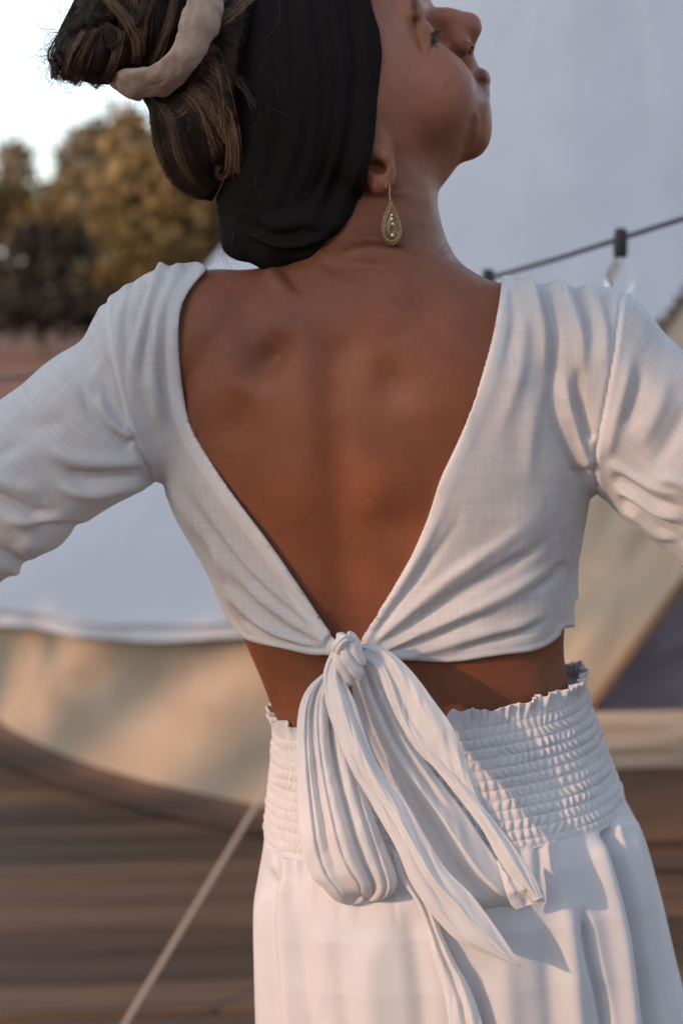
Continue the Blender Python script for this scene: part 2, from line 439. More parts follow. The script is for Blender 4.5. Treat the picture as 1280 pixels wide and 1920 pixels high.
EL_L, WR_L, HD_L = P(-235, 1120, .085), P(-190, 1210, .31), P(-120, 1200, .40)
EL_R, WR_R, HD_R = P(1530, 1090, .090), P(1470, 1190, .31), P(1400, 1180, .40)
def hand(Fd, w, h, side):
    d = (np.asarray(h)-w); d /= np.linalg.norm(d); up = np.array([0, 0.0, 1.0]); up -= (up@d)*d; up /= np.linalg.norm(up); nrm = np.cross(d, up)
    palm = w+d*0.045
    Fd.cone(w, palm, .024, .030, .012, sq=0.75)
    for q, (o, ln) in enumerate(((.026, .066), (.009, .074), (-.009, .070), (-.025, .056))):
        b = palm+d*.03+up*o; kn = b+d*ln*.5-nrm*side*.004; tip = kn+d*ln*.45-nrm*side*.016
        Fd.chain([palm+up*o*.7, b, kn, tip], [.013, .0095, .0085, .0068], .004)
    tb = palm+up*.03; Fd.chain([palm-d*.02+up*.02, tb+d*.012+up*.014, tb+d*.04+up*.024], [.014, .0105, .008], .006)
# head frame in the picture: forward (nose) and crown directions, sagittal depth with a little yaw away
def HY(px, off=0.0): return 0.098+0.20*(px-700)*0.00046+off
EF = np.array([0.64, 0, 0.77]); EF /= np.linalg.norm(EF); EU = np.array([-0.77, 0, 0.64]); EU /= np.linalg.norm(EU)
EF = EF+np.array([0, 0.18, 0]); EF /= np.linalg.norm(EF); ES = np.cross(EU, EF); HAX = np.stack([EF, EU, ES])
FACE = [(730, -170), (772, -60), (783, -10), (786, 14), (806, 44), (838, 82), (866, 112), (881, 146), (890, 185), (891, 215), (889, 250),
        (873, 290), (845, 328), (826, 352), (812, 378), (800, 420), (690, 440), (620, 330), (600, 100), (640, -170)]
H_FACE = poly_map(FACE)
def face_fn(X, Y, Z):
    sh = np.broadcast_shapes(X.shape, Y.shape, Z.shape)
    pts = np.stack(np.broadcast_arrays(X, np.full_like(X, .10), Z), -1)[:, :1]
    px, py = proj(pts); q = np.maximum(-samp(H_FACE, px, py), -60)*0.00046
    yc = HY(px)
    R = 0.066; W = 0.064
    t = np.clip(1-q/R, 0, 3); h2 = 1-t*t
    # implicit: (|y-yc|/W)^2 + t^2 = 1
    k = np.sqrt(((Y-yc)/W)**2+t*t)
    d = np.where(q < 0, np.maximum(-q, 0)+np.maximum(np.abs(Y-yc)-0.002, 0)*0.6, 0)
    return np.broadcast_to(np.clip((k-1)*0.062, -0.1, 0.1), sh)
def build_body():
    xs = axis((-0.47, -0.285, .006), (-0.285, -0.04, .0024), (-0.04, 0.15, .0017), (0.15, 0.29, .0024), (0.29, 0.50, .006))
    ys = axis((-0.060, 0.115, .0018), (0.115, 0.50, .005))
    zs = axis((-0.01, 0.75, .012), (0.75, 1.05, .006), (1.05, 1.40, .0026), (1.40, 1.60, .0017), (1.60, 1.78, .006))
    B = Field(xs, ys, zs)
    lo = np.array([-0.30, -0.07, ZLO+.002]); hi = np.array([0.30, 0.28, ZHI-.002])
    B.put(lo, hi, torso_fn(0.0), 0.0)
    # legs and feet under the skirt
    hipc = P(848, 1850, 0.095)
    for s in (-1, 1):
        h = hipc+np.array([s*.075, 0, 0]); kn = np.array([h[0]+s*.01, .08, .47]); an = np.array([h[0]+s*.005, .11, .09])
        B.chain([h, kn, an], [.078, .054, .038], .02)
        B.chain([an, an+np.array([0, .02, -.05]), an+np.array([s*.02, .15, -.062])], [.036, .036, .024], .012, sq=1.2)
    for pts, rs, el, wr, hd, s in ((SH_L, SR_L, EL_L, WR_L, HD_L, 1), (SH_R, SR_R, EL_R, WR_R, HD_R, -1)):
        p = [P(*q) for q in pts]
        B.chain(p, rs, .035)
        mid = p[-1]*.45+el*.55
        B.chain([p[-1], mid, el, wr], [rs[-1]-.006, .042, .036, .024], .02)
        hand(B, wr, hd, s)
    # shoulder blades and the muscle beside the spine are relief on the same surface
    # neck
    B.cone(P(688, 330, .10), P(696, 560, .075), .046, .058, .03)
    B.cone(P(735, 350, .085), P(775, 520, .085), .030, .030, .02)
    # head
    B.ell(P(596, 186, HY(596)), (.096, .098, .074), HAX, .02)
    B.put(P(600, 440, .02), P(910, -170, .20), face_fn, 0.012)
    B.ell(P(850, 190, HY(850)), (.024, .030, .037), HAX, .012)                 # muzzle
    B.ell(P(878, 246, HY(880)), (.0195, .023, .024), None, .010)               # chin
    B.ell(P(876, 138, HY(876)), (.0095, .019, .016), None, .006)                # upper lip
    B.ell(P(901, 149, HY(901)), (.0080, .022, .0092), np.array([[.94, 0, .34], [0, 1, 0], [-.34, 0, .94]]), .0025)
    B.ell(P(899, 173, HY(899)), (.0084, .021, .0088), None, .0030)
    B.ell(P(898, 216, HY(898)), (.0085, .020, .020), None, .007)
    B.chain([P(790, 34, HY(790)), P(838, 43, HY(838)), P(877, 49, HY(877))], [.0100, .0098, .0112], .012)
    B.cone(P(878, 52, HY(878)), P(874, 92, HY(876)), .0095, .0065, .006)
    B.ell(P(858, 79, HY(860, -.0135)), (.0098, .012, .0088), HAX, .006)
    B.ell(P(858, 79, HY(860, .0135)), (.0098, .012, .0088), HAX, .006)
    B.ell(P(872, 97, HY(872, -.006)), (.0045, .0035, .0032), None, .003, 's')
    B.cone(P(768, 22, HY(768, -.040)), P(782, 12, HY(782, -.012)), .012, .012, .012)       # brow
    B.cone(P(796, 62, HY(796, -.050)), P(826, 54, HY(826, -.018)), .0075, .0060, .010, 's')   # socket
    B.ell(P(786, 70, HY(790, -.0385)), (.0125, .0120, .0150), None, .003)                 # closed lid over the eyeball
    B.ell(P(815, 172, HY(815, -.040)), (.030, .022, .032), None, .022)                     # cheek
    # ear, low below the band
    B.ell(P(699, 290, HY(699, -.066)), (.0165, .0075, .029), np.array([[.95, 0, .3], [0, 1, 0], [-.3, 0, .95]]), .004)
    B.ell(P(712, 338, HY(712, -.069)), (.0108, .0068, .0118), None, .004)
    B.chain([P(702, 284, HY(702, -.071)), P(721, 294, HY(721, -.073)), P(729, 318, HY(729, -.073)), P(727, 340, HY(727, -.072))], [.0058, .0055, .0045, .0045], .004)
    B.ell(P(706, 313, HY(706, -.076)), (.0085, .0120, .0052), np.array([[.95, 0, -.3], [0, 1, 0], [.3, 0, .95]]), .002, 's')
    V, F = B.nets()
    V = relax(V, F, 2, 0.5)
    # relief of back and face, along the normal on the side that looks at the camera
    M = new_map()
    # spine furrow, shoulder blades, the muscles beside the spine
    ridge(M, [(640, 560), (628, 700), (632, 850), (640, 1000), (646, 1190), (650, 1340)], 44, -.0066, (.15, .02))
    ridge(M, [(640, 560), (628, 700), (632, 850), (640, 1000)], 150, .0026, (.2, .2))
    blob(M, 425, 660, 95, 105, .0080, -20); blob(M, 400, 760, 70, 130, .0065, 10)
    blob(M, 855, 670, 95, 110, .0070, 15); blob(M, 850, 800, 80, 130, .0035, -10)
    ridge(M, [(545, 628), (513, 668), (490, 700), (468, 738)], 31, -.0095, (.45, .5))
    ridge(M, [(535, 600), (510, 655), (486, 700)], 52, -.0045, (.4, .4))
    ridge(M, [(470, 735), (440, 790), (430, 850)], 40, -.0030, (.3, .5))
    ridge(M, [(395, 640), (440, 648), (478, 640)], 30, .0030, (.5, .5))
    ridge(M, [(722, 650), (736, 720), (745, 790)], 38, -.0044, (.5, .5))
    ridge(M, [(690, 930), (740, 990), (790, 1040)], 45, -.0036, (.5, .5))
    ridge(M, [(470, 880), (520, 990), (580, 1100)], 50, -.0016, (.5, .5))
    blob(M, 700, 590, 60, 50, .0030); blob(M, 735, 880, 60, 110, .0016); blob(M, 550, 880, 60, 110, .0016)
    blob(M, 640, 615, 22, 26, .0012); blob(M, 637, 700, 18, 24, .0008); blob(M, 634, 780, 18, 24, .0008)
    # neck: tendon and skin creases
    ridge(M, [(500, 500), (520, 528), (548, 556)], 13, .0035, (.2, .5)); ridge(M, [(528, 498), (552, 530), (572, 558)], 11, -.0040, (.2, .5))
    ridge(M, [(640, 462), (690, 456), (735, 461), (775, 474), (806, 484)], 5, -.0056, (.25, .4))
    ridge(M, [(625, 480), (690, 472), (745, 476), (800, 500)], 13, .0026, (.3, .3))
    ridge(M, [(600, 490), (660, 496), (720, 500), (790, 512)], 9, -.0024, (.3, .5))
    ridge(M, [(585, 478), (640, 508), (700, 522)], 12, -.0022, (.3, .6))
    ridge(M, [(745, 424), (770, 426), (797, 424)], 4, -.0010, (.4, .1))
    # face: cheek fold beside nose and mouth, eyelid line
    ridge(M, [(846, 70), (849, 92), (866, 114), (884, 146)], 6, -.0030, (.3, .4))
    ridge(M, [(886, 196), (893, 222), (891, 250), (876, 288)], 6, .0016, (.3, .5), .3)
    ridge(M, [(776, 26), (780, 52), (788, 80), (794, 108)], 5, -.0036, (.2, .3))
    ridge(M, [(812, 60), (812, 78), (806, 98), (797, 116)], 3.5, -.0022, (.1, .3))
    ridge(M, [(795, 50), (799, 72), (798, 92)], 3, -.0010, (.3, .3))
    blob(M, 800, 290, 60, 40, -.0025)
    Nn = vnormals(V, F); px, py = proj(V)
    w = sstep(0.0, 0.5, -Nn[:, 1])*sstep(-.02, .05, V[:, 2]-.95)
    V = V+Nn*(samp(M, px, py)*w)[:, None]
    V = relax(V, F, 1, 0.4)
    # skin tone
    tone = np.tile(np.array([0.190, 0.064, 0.029, 1.0], np.float32), (len(V), 1))
    def tint(mask, col):
        tone[:, :3] = tone[:, :3]*(1-mask[:, None])+np.array(col, np.float32)*mask[:, None]
    g = lambda x, y, rx, ry: np.exp(-(((px-x)/rx)**2+((py-y)/ry)**2))
    head = sstep(1.445, 1.47, V[:, 2])
    tint(head*0.75, (0.30, 0.118, 0.066))
    tint(.5*g(820, 155, 60, 45)*head, (0.36, 0.14, 0.105)); tint(.6*g(885, 45, 22, 28), (0.33, 0.115, 0.08))
    tint(.5*g(830, 270, 60, 60)*head, (0.20, 0.070, 0.034)); tint(.45*g(735, 45, 40, 60), (0.38, 0.18, 0.14))  # lower cheek shade painted into the skin colour
    tint(.45*g(712, 335, 24, 24), (0.42, 0.16, 0.10)); tint(.35*g(712, 600, 45, 40), (0.27, 0.075, 0.042)); tint(.35*g(420, 530, 70, 26), (0.31, 0.11, 0.075))
    lips = g(906, 158, 15, 28)*(px > 890)*(V[:, 1] < .2)
    tint(np.clip(lips*1.8, 0, .9)*head, (0.17, 0.05, 0.045))
    brow = np.exp(-((px-777)/7.0)**2)*(py < 26)*sstep(30, 12, py)*(Nn[:, 1] < 0.1)
    tint(np.clip(.9*brow, 0, .9), (0.03, 0.018, 0.013))
    mr = np.random.default_rng(3)
    spots = [(834, 160, 4, .8), (756, 150, 3.2, .7), (765, 167, 3, .6), (752, 178, 2.5, .5), (783, 212, 4, .5), (763, 32, 3, .7), (434, 803, 4.2, .8), (405, 748, 3.2, .8), (453, 790, 3, .6),
             (548, 599, 4.5, .7), (610, 711, 2.8, .5), (796, 780, 2.8, .5), (640, 900, 2.4, .4), (540, 940, 2.5, .4), (470, 930, 2.6, .5), (700, 690, 2.4, .4), (356, 694, 4, .6), (875, 122, 3, .5)]
    spots += [(mr.uniform(350, 930), mr.uniform(560, 1150), mr.uniform(1.5, 2.6), mr.uniform(.2, .45)) for _ in range(60)]
    spots += [(mr.uniform(720, 880), mr.uniform(20, 330), mr.uniform(1.6, 3), mr.uniform(.2, .45)) for _ in range(45)]
    for x, y, r, a in spots:
        s = np.exp(-(((px-x)/r)**2+((py-y)/r)**2))*(V[:, 1] < .1); tint(.7*a*s, (0.10, 0.035, 0.02))
    return V, F, tone
BV, BF, BT = build_body()
person = empty('person', (float(TX[8]), 0.1, 0.0))
tag(person, 'woman seen from behind in white open-back top and skirt, head tilted back, elbows out', 'person')
body = mesh('body', BV, BF, M_SKIN, person, attrs={'tone': BT})
# depth of the nearest body surface for later pieces
# ------------------------------------------------------------------ tied linen top
NECK_L = [(390, 503), (362, 535), (342, 568), (335, 605), (335, 660), (344, 740), (360, 805), (398, 870), (440, 932), (500, 1012), (570, 1115), (628, 1202)]
NECK_R = [(940, 533), (935, 575), (920, 650), (895, 730), (860, 825), (825, 900), (800, 975), (760, 1065), (710, 1155), (672, 1212)]
HEM_L = [(404, 1130), (440, 1178), (455, 1195), (480, 1205), (520, 1213), (575, 1223), (622, 1224)]
HEM_R = [(720, 1236), (740, 1231), (800, 1240), (855, 1241), (930, 1230), (990, 1222), (1025, 1210), (1050, 1190), (1056, 1176), (1100, 1179)]
SEAM_L = [(203, 540), (198, 575), (201, 625), (215, 700), (235, 780), (260, 840), (292, 908), (305, 925)]
SEAM_R = [(1164, 545), (1162, 565), (1155, 625), (1140, 720), (1125, 800), (1113, 870), (1117, 900), (1119, 930)]
sp_ = lambda c, n=40: [tuple(q) for q in spline(c, n)]
KEEP = [(-900, -300), (350, -300), (350, 470), (374, 493)]+sp_(NECK_L)+[(650, 1214)]+sp_(NECK_R)[::-1]+[(944, -300), (2200, -300), (2200, 1560), (1128, 1560)]+sp_(HEM_R)[::-1]+[(650, 1262)]+sp_(HEM_L)[::-1]+[(404, 1560), (-900, 1560)]
H_KEEP = poly_map(KEEP)
def top_map():
    M = new_map(); R = lambda *a, **k: ridge(M, *a, **k)
    M += (0.00055*fbm2(GX/90, GY/90, 11, 3)).astype(np.float32)
    M += (0.0011*fbm2(GX/210+3, GY/210, 15, 2)).astype(np.float32)
    # left shoulder gathers running down from the yoke
    R([(312, 498), (275, 575), (254, 650), (247, 720), (256, 790)], 11, .0060, (.05, .6), asym=-.4)
    R([(285, 520), (262, 600), (250, 680)], 9, -.0034, (.1, .6))
    R([(345, 495), (305, 560), (287, 640), (284, 720), (300, 800), (330, 860)], 12, .0040, (.05, .5), asym=-.3)
    R([(322, 515), (290, 585), (272, 660), (270, 740)], 9, -.0034, (.1, .5))
    R([(250, 530), (225, 590), (226, 680), (240, 760)], 11, .0036, (.1, .5))
    R([(240, 545), (212, 600), (213, 650)], 7, -.0028, (.2, .5))
    R([(318, 560), (308, 660), (318, 760), (350, 850)], 9, -.0020, (.2, .4))
    # left panel pulled down towards the knot
    R([(300, 850), (350, 960), (440, 1080), (540, 1160), (618, 1206)], 13, .0036, (.3, .02))
    R([(322, 880), (390, 990), (480, 1090), (575, 1168), (622, 1204)], 9, -.0040, (.4, .02))
    R([(375, 930), (440, 1030), (525, 1120), (618, 1196)], 12, .0034, (.4, .02))
    R([(405, 1030), (470, 1120), (550, 1180), (620, 1214)], 10, -.0034, (.3, .02))
    R([(420, 1090), (480, 1160), (550, 1198), (622, 1219)], 10, .0036, (.2, .02))
    R([(440, 1150), (500, 1192), (560, 1208), (620, 1218)], 6, -.0030, (.2, .02))
    R([(395, 1010), (425, 1100), (450, 1160)], 16, .0026, (.3, .3)); R([(350, 930), (378, 1010), (412, 1080)], 13, -.0022, (.3, .4))
    R([(500, 1060), (560, 1130), (622, 1196)], 6, -.0022, (.4, .02))
    # left sleeve
    R([(150, 715), (168, 765), (205, 808), (252, 836)], 8, -.0042, (.3, .05), asym=.3)
    R([(190, 715), (212, 762), (240, 800)], 7, -.0034, (.3, .05)); R([(178, 735), (205, 788), (248, 825)], 8, .0034, (.3, .1))
    R([(110, 872), (160, 892), (215, 890), (285, 886)], 11, -.0066, (.35, .03), asym=.3)
    R([(90, 905), (160, 922), (230, 914), (280, 900)], 13, .0050, (.3, .1)); R([(60, 830), (140, 862), (220, 868), (275, 866)], 15, .0036, (.3, .1))
    R([(-30, 922), (25, 945), (65, 962), (115, 956)], 11, -.0060, (.2, .4)); R([(-30, 890), (30, 912), (90, 925)], 15, .0034, (.2, .4))
    R([(40, 985), (110, 982), (168, 990), (190, 986)], 7, -.0044, (.4, .1)); R([(-10, 972), (60, 978), (140, 968)], 12, .0036, (.3, .4))
    R([(-40, 1000), (10, 1032), (62, 1066)], 9, -.0050, (.2, .1)); R([(-40, 1020), (0, 1056), (50, 1078)], 12, .0046, (.2, .2))
    R([(20, 1020), (90, 1020), (150, 1004)], 16, .0036, (.3, .3))
    R([(20, 790), (80, 800), (140, 780)], 16, -.0022, (.4, .4)); R([(100, 690), (130, 740), (170, 790)], 14, .0020, (.4, .4))
    R([(-60, 860), (0, 850), (60, 815)], 16, -.0026, (.4, .4)); R([(215, 640), (185, 690), (160, 740)], 12, .0016, (.4, .4))
    # right shoulder
    R([(985, 522), (1003, 570), (1018, 640), (1016, 720)], 11, .0056, (.03, .6), asym=.3)
    R([(1005, 520), (1030, 580), (1040, 660), (1030, 760), (1010, 850)], 11, -.0040, (.05, .5))
    R([(1040, 512), (1066, 575), (1090, 640), (1094, 720)], 11, .0058, (.03, .5), asym=.3)
    R([(1068, 515), (1098, 585), (1112, 650)], 9, -.0042, (.05, .5))
    R([(1100, 520), (1122, 580), (1135, 640), (1122, 720)], 11, .0046, (.03, .5), asym=.3)
    R([(960, 540), (962, 620), (940, 700)], 11, -.0026, (.1, .5)); R([(978, 560), (978, 650), (955, 760), (915, 850)], 14, .0022, (.2, .5))
    R([(1055, 690), (1068, 770), (1098, 850), (1110, 880)], 13, .0054, (.3, .1), asym=.4)
    R([(1080, 680), (1090, 760), (1108, 830)], 9, -.0046, (.3, .1)); R([(1035, 720), (1042, 800), (1080, 880), (1096, 920)], 13, -.0040, (.3, .2))
    R([(1000, 720), (995, 830), (985, 930)], 15, .0018, (.4, .4))
    # right panel pulled to the knot
    R([(684, 1206), (735, 1120), (800, 1010), (850, 900)], 10, .0032, (.02, .6)); R([(690, 1210), (750, 1125), (825, 1030), (880, 940)], 9, -.0030, (.02, .6))
    R([(692, 1214), (770, 1140), (860, 1070), (950, 1010), (1020, 950)], 14, .0040, (.02, .5), asym=.3)
    R([(700, 1218), (785, 1160), (890, 1100), (985, 1045), (1060, 980)], 12, -.0042, (.02, .4))
    R([(704, 1222), (800, 1178), (910, 1130), (1010, 1080), (1070, 1030)], 14, .0038, (.02, .4), asym=.3)
    R([(712, 1226), (800, 1200), (880, 1165), (960, 1140)], 10, -.0036, (.02, .5))
    R([(714, 1230), (800, 1218), (900, 1190), (1000, 1165), (1050, 1130)], 12, .0034, (.02, .4))
    R([(840, 1226), (910, 1205), (980, 1185), (1040, 1150)], 9, -.0026, (.3, .3)); R([(980, 1120), (1030, 1090), (1068, 1050)], 9, -.0026, (.4, .2))
    R([(720, 1218), (760, 1196), (800, 1170)], 5, .0022, (.05, .5)); R([(700, 1190), (725, 1150), (750, 1105)], 5, -.0020, (.05, .5))
    # right sleeve
    R([(1180, 650), (1168, 720), (1150, 800), (1135, 870)], 12, .0036, (.3, .2)); R([(1200, 670), (1195, 740), (1172, 820)], 12, -.0036, (.4, .3))
    R([(1250, 700), (1225, 780), (1190, 850)], 18, .0036, (.4, .4)); R([(1300, 740), (1255, 830), (1210, 890)], 16, -.0030, (.4, .4))
    for k, (y0, a) in enumerate(((872, .003), (896, -.0036), (918, .0034), (938, -.0034), (958, .003))):
        R([(1135+k*6, y0-6), (1180+k*5, y0+18), (1232, y0+46), (1300, y0+60)], 8, a, (.15, .4))
    R([(1190, 960), (1240, 990), (1300, 1030)], 9, -.0034, (.2, .2)); R([(1210, 905), (1260, 900), (1320, 930)], 12, .0032, (.4, .2))
    # crisp crease lines
    for c in ([(255, 520), (238, 600), (240, 660)], [(1018, 530), (1045, 610), (1050, 680)]): R(c, 4, -.0010, (.2, .4))
    M *= 1.22
    # turned neckline facing and its row of stitching; sleeve seams
    for c, wd_ in ((NECK_L, 25), (NECK_R, 27)):
        d = line_map(spline(c, 60)); M += (.0005*sstep(wd_+3, wd_-2, d)).astype(np.float32)
        M -= (.00045*np.exp(-((d-wd_+2)/2.2)**2)).astype(np.float32)
    for c in (HEM_L, HEM_R):
        d = line_map(spline(c, 60)); M += (.0006*sstep(12, 8, d)-.0004*np.exp(-((d-10)/2)**2)).astype(np.float32)
    for c in (SEAM_L, SEAM_R):
        d = line_map(spline(c, 60)); M -= (.0022*np.exp(-(d/3.0)**2)).astype(np.float32)
        M += (.0009*np.exp(-((d-9)/5)**2)).astype(np.float32)
    return M
M_TOP = top_map()
def build_top():
    xs = axis((-0.40, -0.29, .005), (-0.29, 0.30, .0018), (0.30, 0.44, .005)); ys = axis((-0.045, 0.11, .0018), (0.11, 0.42, .006)); zs = axis((1.02, 1.42, .0018))
    T = Field(xs, ys, zs)
    T.put([-.30, -.06, 1.02], [.30, .30, 1.42], torso_fn(0.0065), 0.0)
    g = .0065
    for pts, rs in ((SH_L, SR_L), (SH_R, SR_R)): T.chain([P(*q) for q in pts], [r+g for r in rs], .035)
    # loose sleeves round the arms
    T.chain([P(266, 735, .066), P(190, 792, .068), P(0, 916, .072), P(-235, 1108, .085), P(-210, 1185, .22)], [.060, .0640, .0625, .064, .058], .022, sq=.85)
    T.chain([P(1120, 730, .072), P(1160, 762, .074), P(1285, 856, .078), P(1530, 1086, .090), P(1475, 1180, .24)], [.060, .066, .0725, .070, .060], .022, sq=.85)
    T.chain([P(318, 604, .056), P(280, 628, .060)], [.041, .042], .02)
    T.cone(P(1069, 1060, .115), P(1064, 1170, .118), .006, .0115, .012)
    # cut away the open back, the neckline and everything below the hem
    X, Y, Z = np.meshgrid(T.xs, T.ys, T.zs, indexing='ij')
    near = np.abs(T.f) < .02
    Pn = np.stack([X[near], Y[near], Z[near]], -1); px, py = proj(Pn)
    k = samp(H_KEEP, px, py)*mpp(.03)
    yb = Pn[:, 1]
    zf = np.where((px > 380) & (px < 1095), 1.105-Pn[:, 2], -1)          # front hem
    zf = np.maximum(zf, np.where((px > 394) & (px < 944), Pn[:, 2]-1.335, -1))
    k = np.where(yb < .105, k, np.maximum(zf, -.05))
    T.f[near] = np.maximum(T.f[near], k)
    V, F = T.nets()
    px, py = proj(V); kk = np.abs(samp(H_KEEP, px, py))
    V = relax(V, F, 2, .5)
    Nn = vnormals(V, F); px, py = proj(V)
    w = sstep(-.35, .35, -Nn[:, 1])*sstep(.16, .11, V[:, 1])
    edge = sstep(-1, 3, -samp(H_KEEP, px, py))
    h = samp(M_TOP, px, py)
    V = V+Nn*(np.maximum(h, -.0042)*w*(.35+.65*edge))[:, None]
    V = relax(V, F, 1, .35)
    return V, F
TV, TF = build_top()
_px, _py = proj(TV)
_dl = min(1, 1)
def right_of(px, py, curve):
    c = spline(curve, 60); return px-np.interp(py, c[:, 1], c[:, 0])
_layers = np.ones(len(TV))
for c, w_ in ((NECK_L, 25), (NECK_R, 27)):
    d = samp(line_map(spline(c, 50)), _px, _py); _layers = np.minimum(_layers, .22+.78*sstep(w_-2, w_+2, d))
for c in (SEAM_L, SEAM_R):
    d = samp(line_map(spline(c, 50)), _px, _py); _layers = np.minimum(_layers, .3+.7*sstep(7, 10, d))
for c in (HEM_L, HEM_R):
    d = samp(line_map(spline(c, 50)), _px, _py); _layers = np.minimum(_layers, .3+.7*sstep(9, 12, d))
_cx, _cy = _px[TF].mean(1), _py[TF].mean(1)
is_l = (right_of(_cx, _cy, SEAM_L) < 0) & ~((_cy > 925) & (_cx > 310)); is_r = (right_of(_cx, _cy, SEAM_R) > 0) & ~((_cy > 930) & (_cx < 1112))
is_l &= _cx < 320; is_r &= _cx > 1100
def weave(V, ang, ox=0.0):
    c, s = math.cos(ang), math.sin(ang)
    return np.stack([V[:, 0]*c-V[:, 2]*s+ox, V[:, 0]*s+V[:, 2]*c, np.zeros(len(V))], -1)
def top_piece(name, fm, ang, parent):
    u, f = keep(TV, TF, fm)
    return mesh(name, TV[u], f, M_LINEN, parent, attrs={'weave': weave(TV[u], ang), 'layers': _layers[u]})
top = top_piece('tied_top', ~(is_l | is_r), math.radians(-4), person)
sl_l = top_piece('sleeve', is_l, math.radians(-48), top)
sl_r = top_piece('sleeve', is_r, math.radians(42), top)
# ------------------------------------------------------------------ skirt: shirred waistband and gathered lower part
def ring_surface(Lc, Rc, sag, yb, yf, n, nb, nf, p=2.4):
    """rings through left and right outline points of the photograph; back half finer than the front half"""
    L = spline(Lc, n); R = spline(Rc, n)
    ph = np.r_[np.linspace(0, math.pi, nb, endpoint=False), np.linspace(math.pi, 2*math.pi, nf, endpoint=False)]
    c, s = np.cos(ph), np.sin(ph)
    ce = np.sign(c)*np.abs(c)**(2/p); se = np.sign(s)*np.abs(s)**(2/p)
    u = (1-ce)/2
    px = L[:, None, 0]*(1-u)+R[:, None, 0]*u
    py = L[:, None, 1]*(1-u)+R[:, None, 1]*u+sag[:, None]*se
    cy = (yb+yf)/2; b = (yf-yb)/2
    Y = cy[:, None]-b[:, None]*se
    return at(px, py, Y), px, py, ph
def grid_normals(G, cv=True):
    d1 = np.gradient(G, axis=0); d2 = (np.roll(G, -1, 1)-np.roll(G, 1, 1))
    n = np.cross(d2, d1); return n/(np.linalg.norm(n, axis=-1, keepdims=True)+1e-12)
def torso_back(py):
    return np.interp(py, ROWS[:, 0], ROWS[:, 3]), np.interp(py, ROWS[:, 0], ROWS[:, 4])
SB_L = [(509, 1338), (513, 1364), (511, 1417), (503, 1506), (496, 1580)]
SB_R = [(1093, 1262), (1094, 1286), (1111, 1346), (1144, 1435), (1172, 1510)]
def build_band():
    NR, PER = 12, 14
    n = 22+NR*PER
    t = np.linspace(0, 1, n); pm = np.interp(t, [0, 1], [1310, 1560])
    yb = np.interp(pm, [1290, 1350, 1450, 1560], [.020, .015, .002, -.018]); yf = np.interp(pm, [1290, 1560], [.203, .22])
    G, px, py, ph = ring_surface(SB_L, SB_R, np.interp(t, [0, 1], [46, 68]), yb-np.interp(t, [0, .3, 1], [.0150, .0115, .0030]), yf+.006, n, 1000, 220)
    nb = 1220
    Nn = grid_normals(G); cen = G.mean(1, keepdims=True)
    if ((G-cen)*Nn).sum(-1).mean() < 0: Nn = -Nn
    arc = np.cumsum(np.linalg.norm(np.roll(G, -1, 1)-G, axis=-1), 1)
    arc = arc[n//2][None, :]*np.ones((n, 1)); tot = arc[0, -1]
    row = np.clip((np.arange(n)-22)/PER, 0, NR-1e-6); k = np.floor(row).astype(int); fr = row-k
    cell = tot/round(tot/.0070)
    g = np.random.default_rng(21)
    jit = np.cumsum(g.normal(0, .10, (NR+1, 1)), 0)
    wob = np.stack([fbm2(arc[0]/.02+q*7.1, np.full(nb, q*.8), 31, 2) for q in range(NR+1)])*.26
    phz = (jit+wob); f_ = fr[:, None]
    ph_row = phz[k]*(1-f_)+phz[np.minimum(k+1, NR)]*f_
    x = arc/cell+ph_row+.10*np.sin(math.pi*f_)
    puff = np.sin(math.pi*np.clip(f_, 0, 1))**.6
    pl = (.5+.5*np.sin(2*math.pi*x)); pl = pl**.8
    fade = np.clip((NR-row)/1.2, .15, 1)[:, None]
    H = fade*puff*(.0006+.0025*pl)+(1-puff)*.0006*pl
    H = H*(.8+.25*fbm2(arc/.03, np.broadcast_to(row[:, None], arc.shape)*.7, 41, 2))
    # frill above the first elastic
    i = np.arange(n)[:, None]; e = np.clip((22-i)/22.0, 0, 1)
    fw = np.sin(2*math.pi*(arc/.0155+.9*fbm2(arc/.035, arc*0, 51, 2)))+.5*np.sin(2*math.pi*(arc/.0083+.6*fbm2(arc/.02, arc*0, 53, 2)))
    Hf = e*(.0030*fw+.0015)+(1-e)*0
    H = np.where(i < 22, Hf+.0012*(1-e)*pl[22][None, :], H)
    G = G+Nn*H[..., None]
    G[..., 2] += (e**1.5)*(.0022*fbm2(arc/.012, arc*0, 61, 2))+.0025*e*np.maximum(fw, 0)*.5
    # roll the frill edge inwards so that the cloth has thickness
    inner = (G-Nn*.0016)[:22][::-1]
    G2 = np.concatenate([inner, G])
    V = G2.reshape(-1, 3); F = grid_faces(G2.shape[0], nb, False, True)
    return V, F
SK_L = [(496, 1572), (490, 1610), (484, 1643), (477, 1702), (480, 1803), (484, 1916), (488, 1990)]
SK_R = [(1169, 1502), (1186, 1535), (1210, 1585), (1239, 1690), (1262, 1795), (1283, 1890), (1298, 1970)]
